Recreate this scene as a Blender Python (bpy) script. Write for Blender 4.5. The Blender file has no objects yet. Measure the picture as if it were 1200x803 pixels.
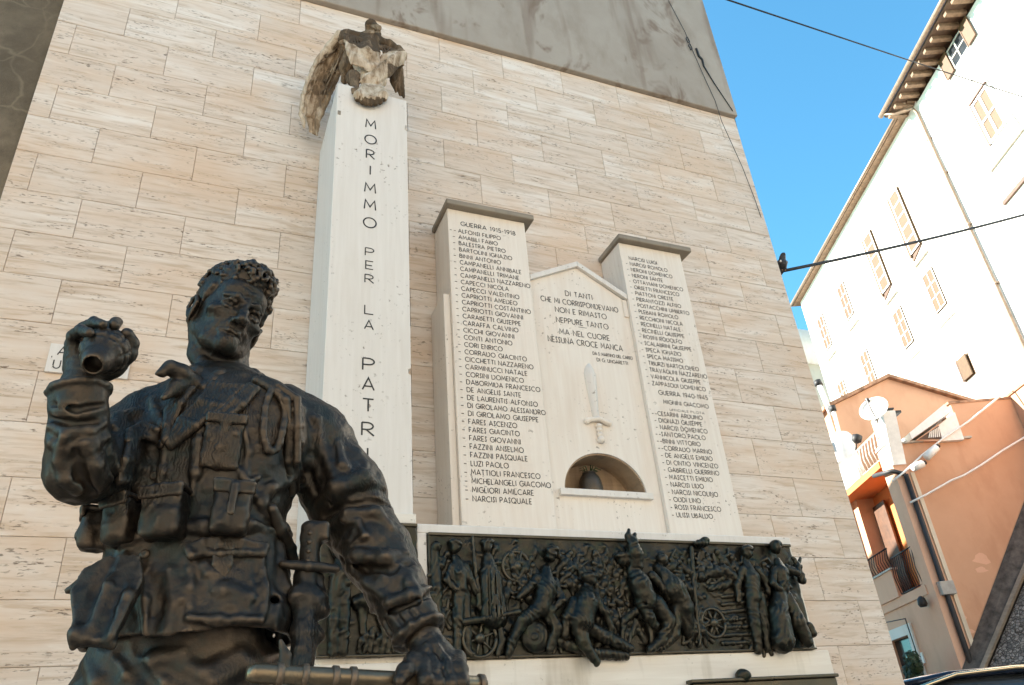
import bpy, bmesh, math, random
import numpy as np
from mathutils import Vector, Matrix

random.seed(7)
rng = np.random.default_rng(7)
scene = bpy.context.scene
COL = scene.collection
rad = math.radians
EYE = 1.6                                   # height of the viewer's eye above the piazza

# ------------------------------------------------------------------ camera
PITCH, YAW, ROLL, FPX = 0.51279293, 0.42616359, -0.0887473, 903.158
cp, sp, cy, sy, cr, sr = math.cos(PITCH), math.sin(PITCH), math.cos(YAW), math.sin(YAW), math.cos(ROLL), math.sin(ROLL)
FWD = np.array([sy*cp, cy*cp, sp]); RGT0 = np.array([cy, -sy, 0.0]); UP0 = np.cross(RGT0, FWD)
RGT = cr*RGT0 + sr*UP0
UPV = -sr*RGT0 + cr*UP0
cam_d = bpy.data.cameras.new('camera')
cam_d.sensor_width = 36.0; cam_d.lens = FPX/1200.0*36.0
cam_d.clip_start = 0.05; cam_d.clip_end = 2000.0
cam = bpy.data.objects.new('camera', cam_d); COL.objects.link(cam)
cam.matrix_world = Matrix(((RGT[0], UPV[0], -FWD[0], 0), (RGT[1], UPV[1], -FWD[1], 0), (RGT[2], UPV[2], -FWD[2], EYE), (0, 0, 0, 1)))
scene.camera = cam

# ------------------------------------------------------------------ light
SUN_AZ, SUN_EL = rad(310), rad(29)          # azimuth clockwise from +Y
world = bpy.data.worlds.new('World'); scene.world = world; world.use_nodes = True
wn = world.node_tree; wn.nodes.clear()
sky = wn.nodes.new('ShaderNodeTexSky'); sky.sky_type = 'NISHITA'; sky.sun_disc = False
sky.sun_elevation = SUN_EL; sky.sun_rotation = SUN_AZ
sky.air_density = 1.0; sky.dust_density = 0.6; sky.ozone_density = 1.0; sky.altitude = 200
bg = wn.nodes.new('ShaderNodeBackground'); bg.inputs['Strength'].default_value = 0.085
wo = wn.nodes.new('ShaderNodeOutputWorld')
tint = wn.nodes.new('ShaderNodeMix'); tint.data_type = 'RGBA'; tint.blend_type = 'MULTIPLY'; tint.inputs[0].default_value = 1.0
tint.inputs[7].default_value = (.50, 1.04, 1.09, 1)      # a deep, clear, slightly green-blue sky
wn.links.new(sky.outputs[0], tint.inputs[6]); wn.links.new(tint.outputs[2], bg.inputs[0]); wn.links.new(bg.outputs[0], wo.inputs[0])
sund = bpy.data.lights.new('sun', 'SUN'); sund.energy = 5.0; sund.angle = rad(0.5); sund.color = (1.0, 0.93, 0.82)
sun = bpy.data.objects.new('sun', sund); COL.objects.link(sun)
SUNV = Vector((math.sin(SUN_AZ)*math.cos(SUN_EL), math.cos(SUN_AZ)*math.cos(SUN_EL), math.sin(SUN_EL)))
sun.rotation_euler = SUNV.to_track_quat('Z', 'Y').to_euler(); sun.location = (-20, 20, 40)
vs = scene.view_settings
vs.view_transform = 'Standard'; vs.look = 'None'; vs.gamma = 1.0; vs.use_curve_mapping = False
vs.exposure = 2.18

# ------------------------------------------------------------------ measuring: pixel of the survey photo -> point on a chosen real plane
def ray(px, py):
    return FWD + RGT*((px-600)/FPX) - UPV*((py-401.5)/FPX)
def U(px, py, Y):                           # on the plane y = Y
    d = ray(px, py); p = d*(Y/d[1]); return np.array([p[0], p[1], p[2]+EYE])
AZ1, AZ2 = rad(23), rad(113)                # the side street's two directions
SV = np.array([math.sin(AZ1), math.cos(AZ1), 0]); DV = np.array([math.sin(AZ2), math.cos(AZ2), 0])
def onS(px, py, s):                         # -> (d, z)
    v = ray(px, py); p = v*(s/(v@SV)); return p@DV, p[2]+EYE
def onD(px, py, d):                         # -> (s, z)
    v = ray(px, py); p = v*(d/(v@DV)); return p@SV, p[2]+EYE
def W(s, d, z):
    p = SV*s + DV*d; return Vector((p[0], p[1], z))

# ------------------------------------------------------------------ objects
def tag(o, label=None, cat=None, group=None, kind=None):
    if label: o['label'] = label
    if cat: o['category'] = cat
    if group: o['group'] = group
    if kind: o['kind'] = kind
    return o
def thing(name, label, cat, loc=(0, 0, 0), group=None):
    o = bpy.data.objects.new(name, None); COL.objects.link(o); o.empty_display_size = 0.2
    o.location = Vector(loc); tag(o, label, cat, group); return o
def link(name, me, mat, parent=None):
    o = bpy.data.objects.new(name, me); COL.objects.link(o)
    if mat is not None: me.materials.append(mat)
    if parent is not None:
        o.parent = parent
        root = parent; off = Vector((0, 0, 0))
        while root is not None: off += root.location; root = root.parent
        me.transform(Matrix.Translation(-off))
    return o

class MB:
    """collects shapes of one piece and links them as ONE mesh object (all coordinates are world coordinates)"""
    def __init__(s): s.v = []; s.f = []; s.smooth = []
    def add(s, vs_, fs, smooth=False):
        n = len(s.v); s.v += [tuple(v) for v in vs_]; s.f += [tuple(i+n for i in f) for f in fs]; s.smooth += [smooth]*len(fs); return s
    def box(s, lo, hi):
        x0, y0, z0 = lo; x1, y1, z1 = hi
        return s.add([(x0,y0,z0),(x1,y0,z0),(x1,y1,z0),(x0,y1,z0),(x0,y0,z1),(x1,y0,z1),(x1,y1,z1),(x0,y1,z1)],
                     [(0,3,2,1),(4,5,6,7),(0,1,5,4),(1,2,6,5),(2,3,7,6),(3,0,4,7)])
    def obox(s, c, hx, hy, hz, ax, ay, az):
        c = Vector(c); ax = Vector(ax)*hx; ay = Vector(ay)*hy; az = Vector(az)*hz
        return s.add([c-ax-ay-az, c+ax-ay-az, c+ax+ay-az, c-ax+ay-az, c-ax-ay+az, c+ax-ay+az, c+ax+ay+az, c-ax+ay+az],
                     [(0,3,2,1),(4,5,6,7),(0,1,5,4),(1,2,6,5),(2,3,7,6),(3,0,4,7)])
    def wbox(s, s0, s1, d0, d1, z0, z1):   # box in street coordinates
        return s.add([W(s0,d0,z0),W(s1,d0,z0),W(s1,d1,z0),W(s0,d1,z0),W(s0,d0,z1),W(s1,d0,z1),W(s1,d1,z1),W(s0,d1,z1)],
                     [(0,1,2,3),(4,7,6,5),(0,4,5,1),(1,5,6,2),(2,6,7,3),(3,7,4,0)])
    def prism(s, poly, off):
        n = len(poly); off = Vector(off)
        a = [Vector(p) for p in poly]; b = [p+off for p in a]
        return s.add(a+b, [tuple(range(n))[::-1], tuple(range(n, 2*n))]+[(i, (i+1) % n, (i+1) % n+n, i+n) for i in range(n)])
    def tube(s, pts, r, n=8, cap=True):
        pts = [Vector(p) for p in pts]; m = len(pts)
        rs = r if isinstance(r, (list, tuple)) else [r]*m
        vs_, fs = [], []; ref = None
        for i, p in enumerate(pts):
            t = (pts[min(i+1, m-1)]-pts[max(i-1, 0)]).normalized()
            if ref is None or abs(ref.dot(t)) > .95: ref = Vector((0, 0, 1)) if abs(t.z) < .9 else Vector((1, 0, 0))
            u = t.cross(ref).normalized(); w = u.cross(t).normalized(); ref = w
            for k in range(n):
                a = 2*math.pi*k/n; vs_.append(p+(u*math.cos(a)+w*math.sin(a))*rs[i])
        for i in range(m-1):
            for k in range(n): fs.append((i*n+k, i*n+(k+1) % n, (i+1)*n+(k+1) % n, (i+1)*n+k))
        if cap: fs += [tuple(range(n))[::-1], tuple(range((m-1)*n, m*n))]
        return s.add(vs_, fs, True)
    def lathe(s, c, prof, n=20, ax=(0, 0, 1)):
        ax = Vector(ax).normalized(); u = ax.orthogonal().normalized(); w = ax.cross(u); c = Vector(c)
        vs_, fs = [], []; m = len(prof)
        for r, h in prof:
            for k in range(n):
                a = 2*math.pi*k/n; vs_.append(c+ax*h+(u*math.cos(a)+w*math.sin(a))*r)
        for i in range(m-1):
            for k in range(n): fs.append((i*n+k, i*n+(k+1) % n, (i+1)*n+(k+1) % n, (i+1)*n+k))
        fs += [tuple(range(n))[::-1], tuple(range((m-1)*n, m*n))]
        return s.add(vs_, fs, True)
    def build(s, name, mat, parent=None, bevel=0, uvattr=None):
        me = bpy.data.meshes.new(name); me.from_pydata(s.v, [], s.f)
        me.polygons.foreach_set('use_smooth', s.smooth)
        bm = bmesh.new(); bm.from_mesh(me); bmesh.ops.recalc_face_normals(bm, faces=bm.faces); bm.to_mesh(me); bm.free()
        me.update()
        o = link(name, me, mat, parent)
        if bevel:
            md = o.modifiers.new('bevel', 'BEVEL'); md.width = bevel; md.segments = 2; md.limit_method = 'ANGLE'; md.angle_limit = rad(35)
        return o

# ------------------------------------------------------------------ materials
class Nodes:
    def __init__(s, name):
        s.m = bpy.data.materials.new(name); s.m.use_nodes = True; s.t = s.m.node_tree
        s.b = s.t.nodes['Principled BSDF']
        s.pos = s.t.nodes.new('ShaderNodeNewGeometry').outputs['Position']
    def n(s, typ, **kw):
        nd = s.t.nodes.new(typ)
        for k, v in kw.items(): setattr(nd, k, v)
        return nd
    def L(s, a, b): s.t.links.new(a, b)
    def scale(s, v):
        nd = s.n('ShaderNodeVectorMath', operation='MULTIPLY'); s.L(s.pos, nd.inputs[0]); nd.inputs[1].default_value = v; return nd.outputs[0]
    def noise(s, scl, detail=4, rough=.6, vec=None, dist=0.0):
        nd = s.n('ShaderNodeTexNoise'); nd.inputs['Scale'].default_value = scl; nd.inputs['Detail'].default_value = detail
        nd.inputs['Roughness'].default_value = rough; nd.inputs['Distortion'].default_value = dist
        s.L(vec if vec is not None else s.pos, nd.inputs['Vector']); return nd.outputs['Fac']
    def ramp(s, fac, *stops):
        nd = s.n('ShaderNodeValToRGB'); e = nd.color_ramp.elements
        while len(e) < len(stops): e.new(.5)
        for el, (p, c) in zip(e, stops):
            el.position = p; el.color = (c, c, c, 1) if isinstance(c, (int, float)) else (*c, 1)
        s.L(fac, nd.inputs[0]); return nd.outputs[0]
    def mix(s, fac, a, b, mode='MIX'):
        nd = s.n('ShaderNodeMix', data_type='RGBA', blend_type=mode)
        for sock, v in ((nd.inputs[0], fac), (nd.inputs[6], a), (nd.inputs[7], b)):
            if hasattr(v, 'links'): s.L(v, sock)
            elif isinstance(v, (int, float)): sock.default_value = v
            else: sock.default_value = (*v, 1)
        return nd.outputs[2]
    def math(s, op, a, b=0.0):
        nd = s.n('ShaderNodeMath', operation=op)
        for sock, v in ((nd.inputs[0], a), (nd.inputs[1], b)):
            if hasattr(v, 'links'): s.L(v, sock)
            else: sock.default_value = v
        return nd.outputs[0]
    def bump(s, h, strength=.3, dist=.01, normal=None):
        nd = s.n('ShaderNodeBump'); nd.inputs['Strength'].default_value = strength; nd.inputs['Distance'].default_value = dist
        s.L(h, nd.inputs['Height'])
        if normal is not None: s.L(normal, nd.inputs['Normal'])
        return nd.outputs[0]
    def out(s, col=None, rough=.8, normal=None, metal=None, spec=None):
        b = s.b
        for sock, v in ((b.inputs['Base Color'], col), (b.inputs['Roughness'], rough), (b.inputs['Normal'], normal), (b.inputs['Metallic'], metal), (b.inputs['Specular IOR Level'], spec)):
            if v is None: continue
            if hasattr(v, 'links'): s.L(v, sock)
            elif isinstance(v, (int, float)): sock.default_value = v
            else: sock.default_value = (*v, 1)
        return s.m

def mat_travertine():
    N = Nodes('travertine_cladding')
    at = N.n('ShaderNodeAttribute', attribute_name='tone'); at.attribute_type = 'GEOMETRY'
    sep = N.n('ShaderNodeSeparateColor'); N.L(at.outputs['Color'], sep.inputs[0])
    off = N.n('ShaderNodeVectorMath', operation='MULTIPLY_ADD'); N.L(at.outputs['Color'], off.inputs[0]); off.inputs[1].default_value = (9, 9, 9); N.L(N.pos, off.inputs[2])
    def st(v):
        nd = N.n('ShaderNodeVectorMath', operation='MULTIPLY'); N.L(off.outputs[0], nd.inputs[0]); nd.inputs[1].default_value = v; return nd.outputs[0]
    veins = N.noise(1.0, 5, .65, st((2.2, 6, 26)), .6)
    band = N.noise(1.0, 3, .6, st((.7, 3, 9)), .3)
    pits = N.noise(1.0, 3, .55, st((24, 40, 105)))
    pmask = N.noise(1.0, 2, .5, st((3.0, 8, 17)))
    base = N.mix(sep.outputs[0], (.64, .55, .475), (.775, .715, .655))
    base = N.mix(N.ramp(band, (.3, 0.0), (.7, 1.0)), base, (.615, .49, .39))
    base = N.mix(N.math('MULTIPLY', N.ramp(veins, (.50, 0), (.66, 1)), .7), base, (.43, .315, .215))
    base = N.mix(N.math('MULTIPLY', N.ramp(veins, (.30, 1), (.42, 0)), .45), base, (.80, .735, .65))
    pit = N.math('MULTIPLY', N.ramp(pits, (.575, 0), (.65, 1)), N.ramp(pmask, (.49, 0), (.61, 1)))
    wet = N.ramp(N.noise(.8, 5, .65, N.scale((1, 1, 1.8))), (.46, 0), (.64, 1))
    base = N.mix(N.math('MULTIPLY', wet, .55), base, (.62, .43, .285))
    col = N.mix(N.math('MULTIPLY', pit, .8), base, (.17, .115, .075))
    h = N.math('SUBTRACT', N.math('MULTIPLY', veins, .25), pit)
    return N.out(col, .72, N.bump(h, .55, .006))

def mat_stone(name, c1, c2, cd, vert=True, dirt=.3):
    N = Nodes(name)
    vec = N.scale((30, 30, 1.6)) if vert else N.scale((1.8, 6, 22))
    g = N.noise(1.0, 5, .6, vec, .4)
    col = N.mix(N.ramp(g, (.24, 0), (.78, 1)), c1, c2)
    spots = N.noise(34, 3, .6); sm = N.noise(2.6, 3, .6)
    pit = N.math('MULTIPLY', N.ramp(spots, (.63, 0), (.69, 1)), N.ramp(sm, (.48, 0), (.62, 1)))
    st = N.ramp(N.noise(1.0, 4, .6, N.scale((5, 5, .8))), (.52, 0), (.72, 1))
    col = N.mix(N.math('MULTIPLY', st, dirt), col, cd)
    col = N.mix(N.math('MULTIPLY', pit, .7), col, (.14, .10, .07))
    h = N.math('SUBTRACT', N.math('MULTIPLY', g, .2), pit)
    return N.out(col, .65, N.bump(h, .4, .004))

def mat_plaster(name, c1, c2, c3, sc=1.0, bump=.25, dark=None):
    N = Nodes(name)
    a = N.noise(.8*sc, 6, .65); b = N.noise(3.3*sc, 5, .6, N.scale((1, 1, .45))); f = N.noise(60, 3, .6)
    col = N.mix(N.ramp(a, (.35, 0), (.65, 1)), c1, c2)
    col = N.mix(N.math('MULTIPLY', N.ramp(b, (.5, 0), (.68, 1)), .7), col, c3)
    if dark:
        s1 = N.ramp(N.noise(1.0, 4, .65, N.scale((1.9, 1.9, 1.1)), .6), (.585, 0), (.66, 1))
        col = N.mix(N.math('MULTIPLY', s1, .75), col, dark)
        s2 = N.ramp(N.noise(1.0, 3, .6, N.scale((3.0, 3.0, .35))), (.58, 0), (.66, 1))
        col = N.mix(N.math('MULTIPLY', s2, .45), col, dark)
    h = N.math('ADD', N.math('MULTIPLY', f, .4), b)
    return N.out(col, .9, N.bump(h, bump, .01))

def mat_bronze(name, dark, warm, green, rough=(.34, .6), strokes=1.0, gleam=.3):
    N = Nodes(name)
    a = N.noise(5.0, 5, .65); b = N.noise(14, 4, .65, None, .8); c = N.noise(1.0, 3, .6, N.scale((9, 9, 3)))
    col = N.mix(N.ramp(a, (.38, 0), (.66, 1)), dark, warm)
    col = N.mix(N.math('MULTIPLY', N.ramp(b, (.52, 0), (.70, 1)), .55), col, green)
    wear_glint = N.n('ShaderNodeNewGeometry').outputs['Pointiness']
    col = N.mix(N.math('MULTIPLY', N.ramp(wear_glint, (.51, 0), (.58, 1)), gleam), col, tuple(min(1, v*3.2) for v in warm))  # convex edges lightened: rubbed wear, plus highlights put into the colour
    r = N.n('ShaderNodeMapRange'); N.L(b, r.inputs[0]); r.inputs[1].default_value = .3; r.inputs[2].default_value = .7
    r.inputs[3].default_value = rough[0]; r.inputs[4].default_value = rough[1]
    wv = N.n('ShaderNodeTexWave'); wv.inputs['Scale'].default_value = 38; wv.inputs['Distortion'].default_value = 14; wv.inputs['Detail'].default_value = 3
    wv.inputs['Detail Scale'].default_value = .9
    N.L(N.pos, wv.inputs['Vector'])
    wm = N.ramp(N.noise(7, 2, .5), (.52, 0), (.66, 1))
    h = N.math('ADD', N.math('MULTIPLY', N.math('MULTIPLY', wv.outputs['Fac'], wm), .55), N.noise(70, 4, .7))
    return N.out(col, r.outputs[0], N.bump(h, .34*strokes, .006), .72, .5)

def mat_plain(name, c, rough=.6, metal=0.0, var=.12, sc=8, bump=.1):
    N = Nodes(name)
    a = N.noise(sc, 5, .6)
    lo = tuple(v*(1-var*1.6) for v in c); hi = tuple(min(1, v*(1+var)) for v in c)
    return N.out(N.mix(N.ramp(a, (.35, 0), (.65, 1)), lo, hi), rough, N.bump(a, bump, .01), metal)

def mat_cobble():
    N = Nodes('cobbled_paving')
    v = N.n('ShaderNodeTexVoronoi'); v.inputs['Scale'].default_value = 1.0; N.L(N.scale((15, 15, 17)), v.inputs['Vector'])
    e = N.n('ShaderNodeTexVoronoi', feature='DISTANCE_TO_EDGE'); e.inputs['Scale'].default_value = 1.0; N.L(N.scale((15, 15, 17)), e.inputs['Vector'])
    col = N.mix(N.ramp(v.outputs['Color'], (0, 0), (1, 1)), (.08, .075, .07), (.36, .33, .30))
    g = N.ramp(e.outputs['Distance'], (.02, 0), (.12, 1))
    col = N.mix(g, (.03, .028, .025), col)
    return N.out(col, .75, N.bump(g, .8, .03))

def mat_glass_dark(name, c=(.03, .035, .04)):
    return mat_plain(name, c, .12, 0, .2, 3, .02)

M = {}
M['trav'] = mat_travertine()
M['joint'] = mat_plain('mortar_joint', (.30, .215, .145), .9)
M['pale'] = mat_stone('pale_stone_vertical_grain', (.68, .595, .515), (.765, .70, .625), (.58, .45, .34), True, .35)
M['white_st'] = mat_stone('white_stone', (.63, .58, .53), (.71, .665, .62), (.55, .48, .405), True, .25)
M['base_st'] = mat_stone('stained_base_stone', (.64, .57, .49), (.78, .725, .65), (.34, .28, .20), False, .75)
M['cap_st'] = mat_stone('weathered_cap_stone', (.19, .155, .115), (.30, .25, .19), (.10, .08, .06), False, .5)
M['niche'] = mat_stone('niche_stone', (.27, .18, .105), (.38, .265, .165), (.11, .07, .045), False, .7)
M['letter'] = mat_plain('black_letter_paint', (.022, .02, .018), .55, 0, .2, 40)
M['letter2'] = mat_plain('faded_letter_paint', (.075, .058, .045), .7, 0, .5, 30)
M['concrete'] = mat_plaster('grey_concrete_render', (.31, .265, .22), (.38, .335, .285), (.27, .225, .18), 1.0, .25, (.17, .115, .08))
M['brown_wall'] = mat_plaster('weathered_brown_plaster', (.13, .10, .066), (.20, .157, .107), (.09, .068, .044), 1.6, .8, (.075, .052, .034))
M['bronze'] = mat_bronze('dark_bronze', (.026, .023, .020), (.060, .044, .031), (.030, .044, .042), (.36, .60), 1.0, .75)
M['bronze_br'] = mat_bronze('rubbed_bronze', (.045, .036, .026), (.125, .095, .06), (.05, .055, .05), (.25, .42), .5, .5)
M['bronze_rel'] = mat_bronze('green_brown_bronze', (.016, .016, .013), (.036, .030, .021), (.036, .048, .028), (.26, .5), .8, .65)
M['dark_metal'] = mat_plain('dark_iron', (.018, .017, .017), .6, 0)
def mat_cracked():
    N = Nodes('weathered_brown_plaster_cracked')
    a = N.noise(1.5, 6, .65); b = N.noise(4, 5, .6)
    w = N.n('ShaderNodeVectorMath', operation='ADD'); N.L(N.scale((1.5, 1.5, 1.5)), w.inputs[0])
    nz = N.n('ShaderNodeTexNoise'); nz.inputs['Scale'].default_value = 1.3; nz.inputs['Detail'].default_value = 4; N.L(N.pos, nz.inputs['Vector']); N.L(nz.outputs['Color'], w.inputs[1])
    v = N.n('ShaderNodeTexVoronoi', feature='DISTANCE_TO_EDGE'); v.inputs['Scale'].default_value = 1.6; N.L(w.outputs[0], v.inputs['Vector'])
    col = N.mix(N.ramp(a, (.35, 0), (.65, 1)), (.10, .078, .052), (.20, .157, .107))
    col = N.mix(N.math('MULTIPLY', N.ramp(b, (.5, 0), (.7, 1)), .7), col, (.085, .066, .044))
    col = N.mix(N.math('MULTIPLY', N.math('MULTIPLY', N.ramp(v.outputs['Distance'], (.0, 1), (.035, 0)), N.ramp(N.noise(1.1, 3, .6), (.45, 0), (.6, 1))), .5), col, (.26, .21, .145))
    return N.out(col, .95, N.bump(N.math('ADD', b, N.noise(40, 4, .7)), .8, .012))
M['brown_wall'] = mat_cracked()
M['orange'] = mat_plaster('orange_render', (.55, .31, .19), (.61, .355, .225), (.51, .275, .165), .7, .15, None)
M['orange_in'] = mat_plaster('deep_orange_render', (.62, .20, .055), (.66, .22, .065), (.58, .18, .05), .7, .1, None)
M['pinkr'] = mat_plaster('pink_render', (.68, .39, .26), (.74, .44, .30), (.64, .36, .24), .7, .15, None)
M['whiter'] = mat_plaster('white_lime_render', (.74, .71, .66), (.80, .78, .74), (.66, .62, .55), .6, .2, None)
M['creamr'] = mat_plaster('cream_render', (.60, .52, .41), (.68, .60, .48), (.52, .44, .34), .6, .2, None)
M['white_p'] = mat_plain('white_paint', (.78, .77, .74), .5, 0, .05)
M['wood_y'] = mat_plain('ochre_shutter_wood', (.088, .038, .006), .6, 0, .12)
M['wood_w'] = mat_plain('bleached_shutter_wood', (.098, .050, .016), .65, 0, .12)
M['wood_b'] = mat_plain('brown_wood', (.10, .045, .022), .6, 0, .2)
M['rafter'] = mat_plain('eave_rafter_wood', (.09, .05, .028), .7, 0, .2)
M['eaves'] = mat_plain('eave_board', (.20, .13, .08), .8, 0, .2)
M['tile'] = mat_plain('roof_tile', (.36, .20, .12), .85, 0, .3, 5, .4)
M['gutter'] = mat_plain('brown_gutter_metal', (.23, .16, .11), .5, .3)
M['stone_trim'] = mat_plain('grey_stone_trim', (.48, .45, .40), .8, 0, .15)
M['glass'] = mat_glass_dark('dark_window_glass')
M['cable'] = mat_plain('black_cable', (.02, .02, .022), .6)
M['cable_w'] = mat_plain('white_cable', (.80, .79, .76), .5, 0, .05)
M['grey_p'] = mat_plain('grey_box_plastic', (.36, .35, .33), .5)
M['plant'] = mat_plain('topiary_leaf', (.03, .055, .02), .6, 0, .4, 30)
M['pigeon'] = mat_plain('dark_pigeon_feather', (.035, .037, .045), .6, 0, .4, 40)
M['car'] = mat_plain('dark_blue_car_paint', (.01, .018, .04), .18, .2, .1)
M['chrome'] = mat_plain('gold_tinted_chrome', (.62, .50, .34), .2, 1.0, .05)
M['rubber'] = mat_plain('black_rubber', (.02, .02, .02), .8)
M['cobble'] = mat_cobble()
M['kerb'] = mat_plain('dark_basalt_kerb', (.095, .080, .068), .8, 0, .35, 6, .5)
M['pave'] = mat_plaster('piazza_paving', (.20, .175, .15), (.26, .23, .20), (.16, .14, .12), .8, .2, None)

# ------------------------------------------------------------------ modelling clay: signed distance grids meshed with surface nets
class Clay:
    def __init__(s, lo, hi, h):
        s.lo = np.array(lo, float); s.h = h
        s.n = np.ceil((np.array(hi)-s.lo)/h).astype(int)+1
        s.D = np.full(tuple(s.n), 1.0, np.float32)
        s.ax = [(s.lo[i]+h*np.arange(s.n[i])).astype(np.float32) for i in range(3)]
    def op(s, prim, k=0.0, mode='add'):
        fn, lo, hi = prim
        m = k+2.5*s.h if mode == 'add' else k+s.h
        i0 = np.clip(np.floor((np.array(lo)-m-s.lo)/s.h).astype(int), 0, s.n); i1 = np.clip(np.ceil((np.array(hi)+m-s.lo)/s.h).astype(int)+1, 0, s.n)
        if (i1 <= i0).any(): return s
        sl = tuple(slice(a, b) for a, b in zip(i0, i1))
        X = s.ax[0][sl[0]][:, None, None]; Y = s.ax[1][sl[1]][None, :, None]; Z = s.ax[2][sl[2]][None, None, :]
        d = fn(X, Y, Z).astype(np.float32); a = s.D[sl]
        if mode == 'add':
            if k > 0:
                h_ = np.maximum(k-np.abs(a-d), 0)/k; r = np.minimum(a, d)-h_*h_*k*.25
            else: r = np.minimum(a, d)
        else:
            d = -d
            if k > 0:
                h_ = np.maximum(k-np.abs(a-d), 0)/k; r = np.maximum(a, d)+h_*h_*k*.25
            else: r = np.maximum(a, d)
        s.D[sl] = r; return s
    def add(s, prim, k=0.0): return s.op(prim, k, 'add')
    def cut(s, prim, k=0.0): return s.op(prim, k, 'cut')
    def path(s, pts, rs, k=0.0, mode='add'):
        if not isinstance(rs, (list, tuple)): rs = [rs]*len(pts)
        for i in range(len(pts)-1): s.op(cone(pts[i], pts[i+1], rs[i], rs[i+1]), k, mode)
        return s
    def lumps(s, amp, size, seed=0):
        r = np.random.default_rng(seed)
        ln = [int(s.n[i]*s.h/size)+3 for i in range(3)]
        L = (r.random(tuple(ln))*2-1).astype(np.float32)
        for axis in range(3):
            t = (s.ax[axis]-s.lo[axis])/size; i = np.floor(t).astype(int); f = (t-i).astype(np.float32); f = f*f*(3-2*f)
            sh = [1, 1, 1]; sh[axis] = -1; f = f.reshape(sh)
            L = np.take(L, i, axis)*(1-f)+np.take(L, i+1, axis)*f
        s.D += np.float32(amp)*L; return s
    def at(s, p):
        t = (np.array(p)-s.lo)/s.h; i = np.floor(t).astype(int)
        if (i < 0).any() or (i >= s.n-1).any(): return 1.0
        f = t-i; c = s.D[i[0]:i[0]+2, i[1]:i[1]+2, i[2]:i[2]+2].astype(float)
        c = c[0]*(1-f[0])+c[1]*f[0]; c = c[0]*(1-f[1])+c[1]*f[1]; return c[0]*(1-f[2])+c[1]*f[2]
    def hit(s, px, py, near=.9, far=3.2):   # first surface point along a line of sight, and its outward normal
        d = ray(px, py); d = d/np.linalg.norm(d); o = np.array([0, 0, EYE]); t = near; best = (9, None)
        while t < far:
            v = s.at(o+d*t)
            if v < best[0]: best = (v, t)
            if v < 0: break
            t += s.h*.5
        t = best[1]; p = o+d*t; e = s.h*2.0
        g = np.array([s.at(p+np.eye(3)[i]*e)-s.at(p-np.eye(3)[i]*e) for i in range(3)])
        n = g/(np.linalg.norm(g)+1e-9)
        return p, n
    def ridge(s, pxs, r, k, lift=0.0, mode='add'):  # a fold (or crease) running over the surface through the given sight lines
        H = [s.hit(*q[:2]) for q in pxs]
        pts = [p+n*lift for p, n in H]
        m = len(pts)
        rs = [r*(.35+.65*math.sin(math.pi*(i+.5)/m)) for i in range(m)] if not isinstance(r, (list, tuple)) else [r[0]*.4]+list(r[1:-1])+[r[-1]*.4]
        k = max(k, .009) if mode == 'add' else k
        return s.path(pts, rs, k, mode)
    def mesh(s):
        D = s.D; S = D < 0
        c = S.astype(np.uint8)
        cnt = sum(c[a:c.shape[0]-1+a, b:c.shape[1]-1+b, e:c.shape[2]-1+e] for a in (0, 1) for b in (0, 1) for e in (0, 1))
        act = np.argwhere((cnt > 0) & (cnt < 8))
        idx = np.full(cnt.shape, -1, np.int64); idx[act[:, 0], act[:, 1], act[:, 2]] = np.arange(len(act))
        corners = [(a, b, e) for a in (0, 1) for b in (0, 1) for e in (0, 1)]
        val = np.stack([D[act[:, 0]+a, act[:, 1]+b, act[:, 2]+e] for a, b, e in corners], 1)
        acc = np.zeros((len(act), 3)); num = np.zeros(len(act))
        for i, ca in enumerate(corners):
            for j, cb in enumerate(corners):
                if j > i and sum(abs(p-q) for p, q in zip(ca, cb)) == 1:
                    m = (val[:, i] < 0) != (val[:, j] < 0)
                    t = val[m, i]/(val[m, i]-val[m, j])
                    acc[m] += np.array(ca)+t[:, None]*(np.array(cb)-np.array(ca)); num[m] += 1
        V = s.lo+s.h*(act+acc/num[:, None])
        F = []
        for axis in range(3):
            o1, o2 = [(1, 2), (2, 0), (0, 1)][axis]
            A = np.moveaxis(S, axis, 0); e = np.argwhere(A[:-1] != A[1:])
            full = np.empty((len(e), 3), int); full[:, axis] = e[:, 0]
            rest = [x for x in range(3) if x != axis]; full[:, rest[0]] = e[:, 1]; full[:, rest[1]] = e[:, 2]
            ok = (full[:, o1] > 0) & (full[:, o2] > 0) & (full[:, o1] < s.n[o1]-1) & (full[:, o2] < s.n[o2]-1)
            full = full[ok]
            def cell(d1, d2):
                q = full.copy(); q[:, o1] += d1; q[:, o2] += d2; return idx[q[:, 0], q[:, 1], q[:, 2]]
            quad = np.stack([cell(-1, -1), cell(0, -1), cell(0, 0), cell(-1, 0)], 1)
            neg = ~S[full[:, 0], full[:, 1], full[:, 2]]
            quad[neg] = quad[neg][:, ::-1]
            F.append(quad)
        F = np.concatenate(F); F = F[(F >= 0).all(1)]
        return V, F
    def net(s, relax=1):
        V, F = s.mesh()
        for _ in range(relax):              # light smoothing of the net
            acc = np.zeros_like(V); n = np.zeros(len(V))
            for a, b in ((0, 1), (1, 2), (2, 3), (3, 0)):
                np.add.at(acc, F[:, a], V[F[:, b]]); np.add.at(n, F[:, a], 1); np.add.at(acc, F[:, b], V[F[:, a]]); np.add.at(n, F[:, b], 1)
            V = V*.5+.5*acc/np.maximum(n, 1)[:, None]
        return V, F
    def build(s, name, mat, parent=None, relax=1): return net_object(name, [s.net(relax)], mat, parent)
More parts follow.
